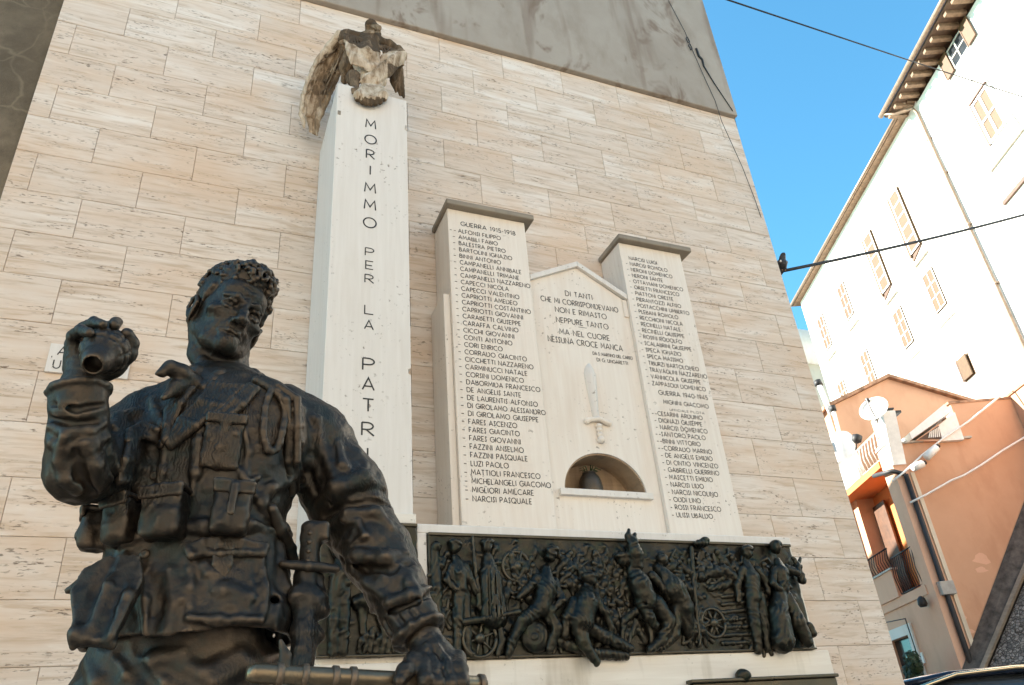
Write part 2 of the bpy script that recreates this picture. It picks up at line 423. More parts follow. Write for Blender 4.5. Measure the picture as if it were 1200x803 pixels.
def net_object(name, nets, mat, parent=None):
        V = np.concatenate([v for v, f in nets]); n = 0; FF = []
        for v, f in nets: FF.append(f+n); n += len(v)
        F = np.concatenate(FF)
        me = bpy.data.meshes.new(name)
        me.vertices.add(len(V)); me.vertices.foreach_set('co', V.astype(np.float32).ravel())
        me.loops.add(len(F)*4); me.loops.foreach_set('vertex_index', F.astype(np.int32).ravel())
        me.polygons.add(len(F)); me.polygons.foreach_set('loop_start', np.arange(0, len(F)*4, 4, dtype=np.int32))
        me.polygons.foreach_set('loop_total', np.full(len(F), 4, np.int32))
        me.polygons.foreach_set('use_smooth', np.ones(len(F), bool))
        me.update(calc_edges=True); me.validate()
        return link(name, me, mat, parent)

def cone(a, b, ra, rb):
    a = np.array(a, float); b = np.array(b, float); ba = b-a; L2 = float(ba@ba)+1e-12; r = max(ra, rb)
    def fn(X, Y, Z):
        t = np.clip(((X-a[0])*ba[0]+(Y-a[1])*ba[1]+(Z-a[2])*ba[2])/L2, 0, 1)
        return np.sqrt((X-a[0]-t*ba[0])**2+(Y-a[1]-t*ba[1])**2+(Z-a[2]-t*ba[2])**2)-(ra+(rb-ra)*t)
    return fn, np.minimum(a, b)-r, np.maximum(a, b)+r
def ell(c, r, R=None):
    c = np.array(c, float); r = np.array(r if hasattr(r, '__len__') else (r, r, r), float); R = np.eye(3) if R is None else np.array(R)
    ext = np.sqrt(((R.T*r[:, None])**2).sum(0))       # columns of R are the ellipsoid's own axes
    def fn(X, Y, Z):
        x = X-c[0]; y = Y-c[1]; z = Z-c[2]
        q = [(R[0, i]*x+R[1, i]*y+R[2, i]*z)/r[i] for i in range(3)]
        k0 = np.sqrt(q[0]**2+q[1]**2+q[2]**2); k1 = np.sqrt((q[0]/r[0])**2+(q[1]/r[1])**2+(q[2]/r[2])**2)+1e-9
        return k0*(k0-1)/k1
    return fn, c-ext, c+ext
def rbox(c, half, R=None, rr=.005):
    c = np.array(c, float); half = np.array(half, float); R = np.eye(3) if R is None else np.array(R)
    ext = np.abs(R)@half
    def fn(X, Y, Z):
        x = X-c[0]; y = Y-c[1]; z = Z-c[2]
        q = [np.abs(R[0, i]*x+R[1, i]*y+R[2, i]*z)-half[i]+rr for i in range(3)]
        o = np.sqrt(np.maximum(q[0], 0)**2+np.maximum(q[1], 0)**2+np.maximum(q[2], 0)**2)
        return o+np.minimum(np.maximum(np.maximum(q[0], q[1]), q[2]), 0)-rr
    return fn, c-ext, c+ext
def loft(zs, cx, cy, rx, ry, R2, org, ex=2.3):
    """vertical loft: superellipse sections (own axes in R2, 2x2 columns) given at heights zs"""
    zs = np.array(zs, float); o = np.argsort(zs); zs = zs[o]; cx, cy, rx, ry = [np.array(v, float)[o] for v in (cx, cy, rx, ry)]
    m = max(rx.max()+np.abs(cx).max(), ry.max()+np.abs(cy).max())
    def fn(X, Y, Z):
        z = Z.ravel(); A = [np.interp(z, zs, v)[None, None, :] for v in (cx, cy, rx, ry)]
        u = (X-org[0])*R2[0][0]+(Y-org[1])*R2[1][0]-A[0]; v = (X-org[0])*R2[0][1]+(Y-org[1])*R2[1][1]-A[1]
        q = (np.abs(u/A[2])**ex+np.abs(v/A[3])**ex)**(1/ex)
        d = (q-1)*np.minimum(A[2], A[3])
        return np.maximum(d, np.maximum(zs[0]-Z, Z-zs[-1]))
    return fn, np.array([org[0]-m, org[1]-m, zs[0]]), np.array([org[0]+m, org[1]+m, zs[-1]])
def rot(ax, ay=0, az=0):
    return np.array(Matrix.Rotation(az, 3, 'Z') @ Matrix.Rotation(ay, 3, 'Y') @ Matrix.Rotation(ax, 3, 'X'))

# ------------------------------------------------------------------ cut lettering, drawn as strokes
def arc(cx_, cy_, rx_, ry_, a0, a1, n=10):
    return [(cx_+rx_*math.cos(rad(a0+(a1-a0)*i/n)), cy_+ry_*math.sin(rad(a0+(a1-a0)*i/n))) for i in range(n+1)]
GLYPH = {
 'A': (.82, [[(0, 0), (.41, 1), (.82, 0)], [(.13, .30), (.69, .30)]]),
 'B': (.56, [[(0, 0), (0, 1)], [(0, 1), (.22, 1)]+arc(.22, .79, .24, .21, 90, -90, 7)+[(0, .58)], [(.2, .58), (.24, .58)]+arc(.26, .29, .30, .29, 90, -90, 8)+[(0, 0)]]),
 'C': (.80, [arc(.5, .5, .5, .5, 52, 308, 16)]),
 'D': (.78, [[(0, 0), (0, 1)], [(0, 1), (.26, 1)]+arc(.26, .5, .50, .5, 90, -90, 12)+[(0, 0)]]),
 'E': (.48, [[(.48, 1), (0, 1), (0, 0), (.48, 0)], [(0, .46), (.40, .46)]]),
 'F': (.46, [[(.46, 1), (0, 1), (0, 0)], [(0, .46), (.38, .46)]]),
 'G': (.90, [arc(.5, .5, .5, .5, 48, 360, 18)+[(.55, .5)]]),
 'H': (.66, [[(0, 0), (0, 1)], [(.66, 0), (.66, 1)], [(0, .45), (.66, .45)]]),
 'I': (.06, [[(.03, 0), (.03, 1)]]),
 'L': (.44, [[(0, 1), (0, 0), (.44, 0)]]),
 'M': (.86, [[(0, 0), (.08, 1), (.43, .28), (.78, 1), (.86, 0)]]),
 'N': (.70, [[(0, 0), (0, 1), (.70, 0), (.70, 1)]]),
 'O': (1.0, [arc(.5, .5, .5, .5, 0, 360, 22)]),
 'P': (.54, [[(0, 0), (0, 1)], [(0, 1), (.24, 1)]+arc(.25, .73, .29, .27, 90, -90, 8)+[(0, .46)]]),
 'Q': (1.0, [arc(.5, .5, .5, .5, 0, 360, 22), [(.55, .3), (1.0, -.12)]]),
 'R': (.58, [[(0, 0), (0, 1)], [(0, 1), (.24, 1)]+arc(.25, .73, .29, .27, 90, -90, 8)+[(0, .46)], [(.2, .46), (.58, 0)]]),
 'S': (.36, [[(.36, .84), (.33, .95), (.24, 1), (.12, .96), (.08, .85), (.11, .68), (.25, .34), (.28, .16), (.23, .04), (.12, 0), (.03, .05), (0, .17)]]),
 'T': (.60, [[(0, 1), (.60, 1)], [(.30, 1), (.30, 0)]]),
 'U': (.66, [[(0, 1), (0, .33)]+arc(.33, .33, .33, .33, 180, 360, 10)+[(.66, 1)]]),
 'V': (.76, [[(0, 1), (.38, 0), (.76, 1)]]),
 'Z': (.60, [[(0, 1), (.60, 1), (0, 0), (.60, 0)]]),
 '0': (.66, [arc(.33, .5, .33, .5, 0, 360, 20)]),
 '1': (.22, [[(0, .8), (.16, 1), (.16, 0)]]),
 '4': (.62, [[(.44, 0), (.44, 1), (0, .28), (.62, .28)]]),
 '5': (.48, [[(.44, 1), (.08, 1), (.04, .56), (.2, .62)]+arc(.2, .31, .28, .31, 80, -150, 9)]),
 '8': (.52, [arc(.26, .76, .2, .24, 0, 360, 14), arc(.26, .27, .26, .27, 0, 360, 14)]),
 '9': (.56, [arc(.28, .69, .28, .31, 0, 360, 14), [(.54, .60), (.40, .2), (.16, 0)]]),
 '.': (.08, [[(0, 0), (.08, 0)]]),
 '-': (.26, [[(0, .42), (.26, .42)]]),
}
def text_width(t, gap=.26, space=.55):
    return sum((space if ch == ' ' else GLYPH[ch][0]+gap) for ch in t)-gap
def draw_text(mb, t, o, right, up, nrm, cap, width=None, sw=.11, lift=.0015, gap=.26, space=.55):
    """strokes of one line of lettering, baseline starting at o"""
    o = Vector(o); right = Vector(right); up = Vector(up); nrm = Vector(nrm)
    sx = cap if width is None else width/text_width(t, gap, space)
    x = 0.0; hw = sw*cap*.5
    for ch in t:
        if ch == ' ': x += space; continue
        w, strokes = GLYPH[ch]
        for si, st in enumerate(strokes):
            P = [np.array([(x+a)*sx, b*cap]) for a, b in st]
            closed = np.linalg.norm(P[0]-P[-1]) < 1e-6
            if closed: P = P[:-1]
            m = len(P); L_, R_ = [], []
            for i in range(m):
                a = P[(i-1) % m] if (closed or i > 0) else None; b = P[(i+1) % m] if (closed or i < m-1) else None
                d1 = (P[i]-a)/np.linalg.norm(P[i]-a) if a is not None else None
                d2 = (b-P[i])/np.linalg.norm(b-P[i]) if b is not None else None
                if d1 is None: d1 = d2
                if d2 is None: d2 = d1
                n1 = np.array([-d1[1], d1[0]]); n2 = np.array([-d2[1], d2[0]]); nn = n1+n2; nl = np.linalg.norm(nn)
                nn = n1 if nl < .3 else nn/nl; sc = min(1/max(nn@n1, .35), 2.2)
                L_.append(P[i]+nn*hw*sc); R_.append(P[i]-nn*hw*sc)
            z = lift+si*.0004
            vs_ = [o+right*float(q[0])+up*float(q[1])+nrm*z for q in L_+R_]
            fs = [(i, i+1, m+i+1, m+i) for i in range(m-1)]+([(m-1, 0, m, 2*m-1)] if closed else [])
            mb.add(vs_, fs)
        x += w+gap
    return mb

# ------------------------------------------------------------------ ground: piazza level here, climbing towards the side street
def ground_z(x, y):
    t = x*math.sin(rad(52))+y*math.cos(rad(52))
    return .085*max(0.0, t-4.5) if t < 40 else .085*35.5
def build_ground():
    xs = sorted(set([-300, -150, -80, -40, -25]+[v for v in range(-15, 46)]+[60, 90, 150, 300])); ys = sorted(set([-300, -150, -80, -40, -25]+[v for v in range(-15, 46)]+[60, 90, 150, 300]))
    vs_ = [(x, y, ground_z(x, y)) for y in ys for x in xs]; n = len(xs)
    fs = [(j*n+i, j*n+i+1, (j+1)*n+i+1, (j+1)*n+i) for j in range(len(ys)-1) for i in range(n-1)]
    mb = MB(); mb.add(vs_, fs, True); o = mb.build('ground', M['pave']); o['kind'] = 'structure'
build_ground()

# ------------------------------------------------------------------ the stone clad building
WY = 5.0; BX0, BX1 = -1.455, 5.42; BTOP = 6.59+EYE; CH = .3455; BL = .6835
bld = thing('stone_clad_building', 'tall building with a travertine block wall below grey concrete, carrying the memorial', 'building', (2, WY+.1, 0))
def build_cladding():
    vs_, fs, tones = [], [], []
    r = random.Random(3)
    for k in range(-7, 17):
        z0 = .705+EYE+CH*(k-0)-0.0; z1 = z0+CH
        if k == 16: z1 = BTOP
        z0 = max(z0, -.3)
        x0 = .39 if k % 2 == 0 else .05
        js = [BX0]+[x0+BL*i for i in range(-8, 14) if BX0+.06 < x0+BL*i < BX1-.06]+[BX1]
        for a, b in zip(js[:-1], js[1:]):
            g = .0012; dy = r.uniform(-.0012, .0012); t = (r.random(), r.random(), r.random(), 1)
            xa, xb, za, zb = a+g, b-g, z0+g, z1-g; c = .003; y = WY+dy
            n = len(vs_)
            vs_ += [(xa+c, y, za+c), (xb-c, y, za+c), (xb-c, y, zb-c), (xa+c, y, zb-c), (xa, y+c, za), (xb, y+c, za), (xb, y+c, zb), (xa, y+c, zb), (xa, WY+.05, za), (xb, WY+.05, za), (xb, WY+.05, zb), (xa, WY+.05, zb)]
            q = [(0, 1, 2, 3), (4, 5, 1, 0), (5, 6, 2, 1), (6, 7, 3, 2), (7, 4, 0, 3), (8, 9, 5, 4), (9, 10, 6, 5), (10, 11, 7, 6), (11, 8, 4, 7)]
            fs += [tuple(i+n for i in f) for f in q]; tones += [t]*len(q)
    me = bpy.data.meshes.new('stone_cladding'); me.from_pydata(vs_, [], fs)
    ca = me.attributes.new('tone', 'FLOAT_COLOR', 'FACE')
    ca.data.foreach_set('color', np.array(tones, np.float32).ravel()); me.update()
    return link('stone_cladding', me, M['trav'], bld)
build_cladding()
m = MB(); m.box((BX0+.004, WY+.012, -.5), (BX1-.004, 30, BTOP)); m.build('core_wall', M['joint'], bld)
m = MB(); m.box((BX0-.012, WY-.055, BTOP+.002), (BX1+.01, 30.05, 13.4)); m.build('concrete_wall', M['concrete'], bld, bevel=.012)  # unseen height and depth stretched so the building shades the orange house
m = MB(); m.box((BX0-.4, WY-.5, 13.402), (BX1+.35, 30.4, 13.54)); m.build('roof', M['tile'], bld)
# weathered plaster house on the left, set a little further back
nb = thing('plaster_house', 'house with a weathered brown plaster wall beside the travertine wall', 'building', (-4, WY+.2, 0))
m = MB(); m.box((-8, WY+.10, -.5), (BX0-.014, 21, 11.4)); m.build('wall', M['brown_wall'], nb)
m = MB(); m.box((-8.2, WY-.3, 11.402), (BX0-.42, 21.2, 11.6)); m.build('roof', M['tile'], nb)

# unseen houses added behind the viewer to bounce warm light onto wall and statue
fh = thing('bounce_houses', 'unseen row of pale houses added behind the viewer to bounce warm sunlight', 'houses', (0, -17, 0))
m = MB(); m.box((-45, -26, -.5), (40, -17, 15)); m.build('wall', mat_plaster('ochre_render', (.52, .44, .35), (.58, .50, .41), (.48, .40, .31), .5, .1), fh)
m = MB(); m.box((-45.5, -26.5, 15.002), (40.5, -16.2, 15.4)); m.build('roof', M['tile'], fh)
for i in range(14):
    for z in (1.2, 5.2, 9.2, 12.2):
        m = MB(); m.box((-42+i*6, -16.999, z), (-40.7+i*6, -16.9, z+1.9)); m.build('window', M['wood_b'], fh)

# cables hanging on the concrete
def wallpt(px, py, Y=WY-.065): return Vector(U(px, py, Y))
m = MB(); m.tube([wallpt(783, 0), wallpt(803, 38), wallpt(812, 60), wallpt(826, 92), wallpt(838, 118), wallpt(846, 143), wallpt(856, 165, WY-.02), wallpt(870, 196, WY-.015), wallpt(884, 232, WY-.012), wallpt(892, 255, WY-.012)], .0035, 6)
for (cx_, cy_) in ((806, 47), (809, 55)):
    c = wallpt(cx_, cy_, WY-.075)
    m.tube([c+Vector((math.cos(a)*.02, .004*math.sin(3*a), math.sin(a)*.05)) for a in np.linspace(0, 2*math.pi, 13)], .006, 6)
tag(m.build('hanging_cable', M['cable']), 'thin black cable with a coiled loop hanging down the concrete wall', 'cable')
m = MB(); m.tube([wallpt(816, 57), wallpt(819, 66), wallpt(823, 70), wallpt(825, 78), wallpt(836, 96), wallpt(848, 114), wallpt(858, 129), Vector(U(866, 160, WY+.2))], [.014, .016, .014, .010, .007, .006, .006, .006], 6)
tag(m.build('anchor_wire', M['dark_metal']), 'short dark wire anchored to the concrete and running to its right edge', 'wire')

# white marble sign on the travertine
sg = thing('marble_sign', 'small white marble sign lettered in black behind the raised bronze hand', 'sign', (-.71, WY, 2.52+EYE))
m = MB(); m.box((-.945, WY-.022, 2.425+EYE), (-.475, WY-.003, 2.628+EYE)); m.build('sign_plate', M['white_st'], sg, bevel=.003)
m = MB()
for t, x, z in (('AR', -.895, 2.548), ('UT', -.905, 2.452)): draw_text(m, t, (x, WY-.022, z+EYE), (1, 0, 0), (0, 0, 1), (0, -1, 0), .058, None, .13)
draw_text(m, 'T', (-.535, WY-.022, 2.452+EYE), (1, 0, 0), (0, 0, 1), (0, -1, 0), .058, None, .13)
draw_text(m, '.', (-.925, WY-.022, 2.53+EYE), (1, 0, 0), (0, 0, 1), (0, -1, 0), .06, None, .2)
m.build('sign_lettering', M['letter'], sg)

# ------------------------------------------------------------------ memorial base
BY = 4.15
bs = thing('memorial_base', 'long stained white stone base framing the bronze reliefs below the slabs', 'base', (2.3, BY, 0))
m = MB()
m.box((.63, BY-.03, -.2), (3.9, WY-.008, .557+EYE)); m.build('plinth_block', M['base_st'], bs, bevel=.006)
m = MB(); m.box((.655, BY, .5575+EYE), (3.835, WY-.008, 1.235+EYE)); m.build('panel_backing', M['base_st'], bs, bevel=.005)
m = MB(); m.box((1.192, BY-.012, 1.2355+EYE), (3.835, WY-.008, 1.288+EYE)); m.build('ledge', M['white_st'], bs, bevel=.006)
m = MB(); m.box((.645, BY-.012, 1.2855+EYE), (1.19, WY-.008, 1.345+EYE)); m.build('obelisk_footing', M['base_st'], bs, bevel=.006)
m = MB(); m.box((1.192, BY-.014, .5575+EYE), (1.247, BY+.05, 1.235+EYE)); m.build('upright_strip', M['white_st'], bs, bevel=.004)

# ------------------------------------------------------------------ obelisk
ob = thing('obelisk', 'tall square white stone pillar with a vertical line of dark letters', 'obelisk', (.91, 4.6, 1.345+EYE))
OY = 4.2; OZ0, OZ1 = 1.346+EYE, 4.70+EYE
def build_obelisk():
    m = MB(); x0, x1 = .645, 1.19
    # chipped joint notches on the right edge and the left edge
    pr = [(x0, OZ0), (x1, OZ0), (x1, 2.262+EYE), (x1-.016, 2.266+EYE), (x1-.018, 2.300+EYE), (x1, 2.308+EYE), (x1-.004, 4.36+EYE), (x1-.022, 4.372+EYE), (x1-.02, 4.41+EYE), (x1-.004, 4.425+EYE), (x1-.006, OZ1-.015), (x0+.003, OZ1+.004)]
    m.prism([(x, OY, z) for x, z in pr], (0, WY-.01-OY, 0)); m.build('shaft', M['white_st'], ob, bevel=.005)
    m = MB(); m.box((x0+.012, OY-.0035, 4.372+EYE), (x0+.035, OY+.02, 4.412+EYE)); m.build('repair_patch', M['cap_st'], ob, bevel=.003)
    for ch, z, h, tw in (('M', 4.347, .083, .075), ('O', 4.19, .085, .085), ('R', 4.044, .083, .06), ('I', 3.891, .083, None), ('M', 3.724, .083, .078), ('M', 3.57, .083, .080), ('O', 3.412, .085, .088),
                         ('P', 3.162, .064, .058), ('E', 3.054, .064, .050), ('R', 2.944, .064, .058), ('L', 2.702, .066, .056), ('A', 2.588, .066, .056),
                         ('P', 2.302, .083, .072), ('A', 2.166, .083, .072), ('T', 2.022, .083, .066), ('R', 1.866, .083, .072), ('I', 1.704, .083, None), ('A', 1.545, .083, .072)):
        g = GLYPH[ch][0]; w = tw if tw else .006
        m = MB(); draw_text(m, ch, (.905-w*.5+(4.347-z)*.006, OY, z-h*.5+EYE), (1, 0, 0), (0, 0, 1), (0, -1, 0), h, tw, .12)
        m.build('letter', M['letter'], ob)
build_obelisk()

# ------------------------------------------------------------------ slabs of names
LEFT = ['ALFONSI FILIPPO', 'AMABILI FABIO', 'BALESTRA PIETRO', 'BARTOLINI IGNAZIO', 'BINNI ANTONIO', 'CAMPANELLI ANNIBALE', 'CAMPANELLI TRIMANE', 'CAMPANELLI NAZZARENO', 'CAPECCI NICOLA', 'CAPECCI VALENTINO', 'CAPRIOTTI AMEDEO', 'CAPRIOTTI COSTANTINO', 'CAPRIOTTI GIOVANNI', 'CARABETTI GIUSEPPE', 'CARAFFA CALVINO', 'CICCHI GIOVANNI', 'CONTI ANTONIO', 'CORI ENRICO', 'CORRADO GIACINTO', 'CICCHETTI NAZZARENO', 'CARMINUCCI NATALE', 'CORSINI DOMENICO', 'DABORMIDA FRANCESCO', 'DE ANGELIS SANTE', 'DE LAURENTIS ALFONSO', 'DI GIROLAMO ALESSANDRO', 'DI GIROLAMO GIUSEPPE', 'FARES ASCENZO', 'FARES GIACINTO', 'FARES GIOVANNI', 'FAZZINI ANSELMO', 'FAZZINI PASQUALE', 'LUZI PAOLO', 'MATTIOLI FRANCESCO', 'MICHELANGELI GIACOMO', 'MIGLIORI AMILCARE', 'NARCISI PASQUALE']
RIGHT1 = ['NARCISI LUIGI', 'NARCISI ROMOLO', 'NERONI DOMENICO', 'NERONI SANTE', 'OTTAVIANI DOMENICO', 'ORSETTI FRANCESCO', 'PIATTONI ORESTE', 'PIERANTOZZI ALFISO', 'POSTACCHINI UMBERTO', 'PLEBANI ROMOLO', 'RECCHIONI NICOLA', 'RECINELLI NATALE', 'RECINELLI GIUSEPPE', 'ROSINI RODOLFO', 'SCALABRINI GIUSEPPE', 'SPECA IGNAZIO', 'SPECA MASSIMO', 'TIBURZI BARTOLOMEO', 'TRAVAGLINI NAZZARENO', 'VANNICOLA GIUSEPPE', 'ZAPPASODI DOMENICO']
RIGHT2 = ['CESARINI ARDUINO', 'DIGNAZI GIUSEPPE', 'NARCISI DOMENICO', 'SANTORO PAOLO', 'BINNI VITTORIO', 'CORRADO MARINO', 'DE ANGELIS EMIDIO', 'DI CINTIO VINCENZO', 'GABRIELLI GUERRINO', 'MASCETTI EMIDIO', 'NARCISI LIDO', 'NARCISI NICOLINO', 'ODDI LINO', 'ROSSI FRANCESCO', 'ULISSI UBALDO']
XR, ZU, NY = (1, 0, 0), (0, 0, 1), (0, -1, 0)
def line(par, t, x, z, Y, cap, w, mark=True, mat='letter', sw=.15):
    m = MB(); draw_text(m, t, (x, Y, z+EYE), XR, ZU, NY, cap, w, sw)
    m.build('inscription_line', M[mat], par)
def slab(label, x0, x1, ztop, Y, capx0, capx1):
    t = thing('name_slab', label, 'memorial slab', ((x0+x1)/2, Y, 1.29+EYE), 'stone slabs of carved names')
    m = MB(); m.box((x0, Y, 1.2885+EYE), (x1, WY-.008, ztop+EYE)); m.build('slab', M['pale'], t, bevel=.005)
    m = MB(); m.box((capx0, Y-.062, ztop+.001+EYE), (capx1, WY-.008, ztop+.054+EYE)); m.build('cap', M['cap_st'], t, bevel=.01)
    return t
s1 = slab('left memorial slab headed 1915-1918 with a long column of carved names', 1.637, 2.318, 4.062, 4.64, 1.612, 2.385)
m = MB(); m.box((1.585, 4.672, 1.289+EYE), (1.6365, WY-.008, 3.245+EYE)); m.build('side_fillet', M['pale'], s1, bevel=.004)
line(s1, 'GUERRA 1915-1918', 1.746, 3.908, 4.64, .040, .476)
for i, t in enumerate(LEFT): line(s1, t, 1.722, 3.832-.0618*i, 4.64, .0365, text_width(t)*.0335*(1 if len(t) < 21 else .95))
m = MB()
for i in range(1, len(LEFT)): draw_text(m, '-', (1.672, 4.64, 3.832-.0618*i+EYE), XR, ZU, NY, .030, .018, .18)
draw_text(m, '--', (1.650, 4.64, 3.832+EYE), XR, ZU, NY, .030, .050, .2); m.build('line_marks', M['letter2'], s1)
s3 = slab('right memorial slab with carved names and the heading 1940-1945', 3.237, 3.885, 4.064, 4.66, 3.212, 3.975)
for i, t in enumerate(RIGHT1): line(s3, t, 3.318, 3.893-.0619*i, 4.66, .035, text_width(t)*.0322, mat='letter')
line(s3, 'GUERRA 1940-1945', 3.362, 2.576, 4.66, .038, .470)
line(s3, 'MIGNINI GIACOMO', 3.392, 2.498, 4.66, .034, .43)
line(s3, 'UFFICIALE PILOTA', 3.437, 2.440, 4.66, .018, .33)
for i, t in enumerate(RIGHT2): line(s3, t, 3.316, 2.388-.0583*i, 4.66, .0345, text_width(t)*.0332)
m = MB()
for i in range(1, 21): draw_text(m, '-', (3.276, 4.66, 3.893-.0619*i+EYE), XR, ZU, NY, .028, .014, .18)
for i in range(15): draw_text(m, '--' if i in (0, 3, 4, 5) else '-', (3.262 if i in (0, 3, 4, 5) else 3.276, 4.66, 2.388-.0583*i+EYE), XR, ZU, NY, .028, .045 if i in (0, 3, 4, 5) else .014, .2)
m.build('line_marks', M['letter2'], s3)

# central slab: gabled top, carved dagger, arched niche
MY = 4.70
s2 = thing('verse_slab', 'gabled central memorial slab with a verse, a carved dagger and an arched niche', 'memorial slab', (2.78, MY, 1.29+EYE))
def build_verse_slab():
    X0, X1 = 2.3195, 3.2355; zn = 1.748
    m = MB(); m.box((X0, MY, 1.2885+EYE), (X1, WY-.07, zn-.001+EYE)); m.build('lower_slab', M['pale'], s2)
    archp = [(2.78+.337*math.cos(rad(a)), zn+.30*math.sin(rad(a))) for a in range(0, 181, 6)]
    pts = [(X0, zn), (X0, 3.508), (2.791, 3.728), (X1, 3.455), (X1, zn)]+archp
    m = MB(); m.prism([(x, MY, z+EYE) for x, z in pts], (0, .23, 0)); m.build('upper_slab', M['pale'], s2)
    m = MB(); m.box((X0, WY-.069, zn-.1+EYE), (X1, WY-.009, 2.2+EYE)); m.build('niche_back', M['niche'], s2)
    # intrados lining of the niche and its sill
    a = [(2.78+.3355*math.cos(rad(t)), zn+.2985*math.sin(rad(t))) for t in range(0, 181, 6)]; b = [(2.78+.326*math.cos(rad(t)), zn+.289*math.sin(rad(t))) for t in range(180, -1, -6)]
    m = MB(); m.prism([(x, MY+.012, z+EYE) for x, z in a+b], (0, .218, 0)); m.build('niche_lining', M['niche'], s2)
    m = MB(); m.box((2.392, MY-.035, zn-.046+EYE), (3.150, MY-.0005, zn+.001+EYE)); m.build('sill', M['white_st'], s2, bevel=.003)
    # gable moulding
    r_ = random.Random(2); L_ = []; R_ = []
    for i in range(15):
        z = 3.50-.055*i; w = r_.uniform(.006, .026)*(1-i/18); L_.append((X0-.0, z)); R_.append((X0+w, z-.02))
    m = MB(); m.prism([(x, MY-.0035, z+EYE) for x, z in L_+R_[::-1]], (0, .003, 0)); m.build('crumbling_joint', M['cap_st'], s2)
    for (xa, za), (xb, zb) in (((2.335, 3.510), (2.791, 3.730)), ((2.791, 3.730), (3.234, 3.470))):
        d = Vector((xb-xa, 0, zb-za)).normalized(); n = Vector((-d.z, 0, d.x))
        m = MB(); p0 = Vector((xa, MY-.03, za+EYE)); p1 = Vector((xb, MY-.03, zb+EYE)); v = Vector((0, 0, .045/abs(n.z)))
        m.prism([p0, p1, p1+v, p0+v], (0, .15, 0)); m.build('gable_moulding', M['white_st'], s2, bevel=.004)
    m = MB(); m.box((3.192, MY-.012, 3.30+EYE), (3.234, MY-.0005, 3.468+EYE)); m.build('moulding_return', M['pale'], s2, bevel=.003)
    m = MB(); m.box((2.343, MY-.012, 3.53+EYE), (2.375, MY+.1, 3.56+EYE)); m.build('crack_filler', M['cap_st'], s2, bevel=.004)
    for t, x0, x1, z, cap, sw in (('DI TANTI', 2.655, 2.905, 3.425, .048, .13), ('CHE MI CORRISPONDEVANO', 2.424, 3.138, 3.337, .048, .13), ('NON E RIMASTO', 2.543, 3.014, 3.251, .048, .13), ('NEPPURE TANTO', 2.541, 3.016, 3.153, .048, .13),
                                  ('MA NEL CUORE', 2.558, 3.010, 3.045, .048, .13), ('NESSUNA CROCE MANCA', 2.447, 3.118, 2.962, .050, .13), ('DA S. MARTINO DEL CARSO', 2.833, 3.198, 2.892, .027, .17), ('DI G. UNGARETTI', 2.862, 3.145, 2.836, .029, .17)):
        m = MB(); draw_text(m, t, (x0, MY, z+EYE), XR, ZU, NY, cap, x1-x0, sw); m.build('inscription_line', M['letter'], s2)
    m = MB(); draw_text(m, '-', (2.735, MY, 3.116+EYE), XR, ZU, NY, .045, .075, .09); m.build('dividing_rule', M['letter'], s2)
    # carved dagger, point upwards
    c = Clay((2.64, MY-.07, 2.10+EYE), (2.93, MY+.03, 2.84+EYE), .0042)
    X = 2.783
    bl = [(2.335, .030), (2.40, .033), (2.52, .042), (2.64, .051), (2.70, .053), (2.75, .042), (2.785, .022), (2.80, .006)]
    zs = [z+EYE for z, _ in bl]; rx = [r for _, r in bl]
    c.add(loft(zs, [0]*8, [0]*8, rx, [.010+.75*r for r in rx], [[1, 0], [0, 1]], (X-.006, MY), 1.35))
    c.path([(X, MY-.021, 2.34+EYE), (X-.004, MY-.024, 2.68+EYE)], [.007, .004], .006)
    c.build('carved_blade', M['white_st'], s2)
    c = Clay((2.64, MY-.07, 2.08+EYE), (2.93, MY+.03, 2.40+EYE), .0042)
    c.path([(X-.09, MY-.018, 2.300+EYE), (X, MY-.022, 2.318+EYE), (X+.09, MY-.018, 2.288+EYE)], .020, .008)
    for sx in (-1, 1): c.add(ell((X+sx*.095, MY-.014, 2.293+EYE), (.024, .02, .024)), .006)
    for z, r in ((2.262, .027), (2.226, .026), (2.190, .025)): c.add(ell((X+.001, MY-.013, z+EYE), (r, .026, .021)), .004)
    c.add(ell((X+.003, MY-.016, 2.147+EYE), .030), .004)
    c.build('carved_hilt', M['pale'], s2)
build_verse_slab()
# urn standing in the niche
ur = thing('niche_urn', 'dark bronze urn with dried stems standing in the arched niche', 'urn', (2.73, 4.84, 1.75+EYE))
m = MB(); m.lathe((2.73, 4.835, 1.7485+EYE), [(.080, 0), (.088, .012), (.090, .06), (.084, .115), (.070, .155), (.050, .180), (.052, .190)], 20); m.build('vessel', M['bronze'], ur)
m = MB(); rr = random.Random(5)
for i in range(16):
    a = rr.uniform(0, 6.28); l = rr.uniform(.05, .10); p = Vector((2.73+.02*math.cos(a), 4.835+.02*math.sin(a), 1.925+EYE))
    m.tube([p, p+Vector((math.cos(a)*l*.4, math.sin(a)*l*.3, l*.6)), p+Vector((math.cos(a)*l*.9, math.sin(a)*l*.5, l*.45))], [.003, .004, .002], 5)
m.build('dried_stems', M['plant'], ur)

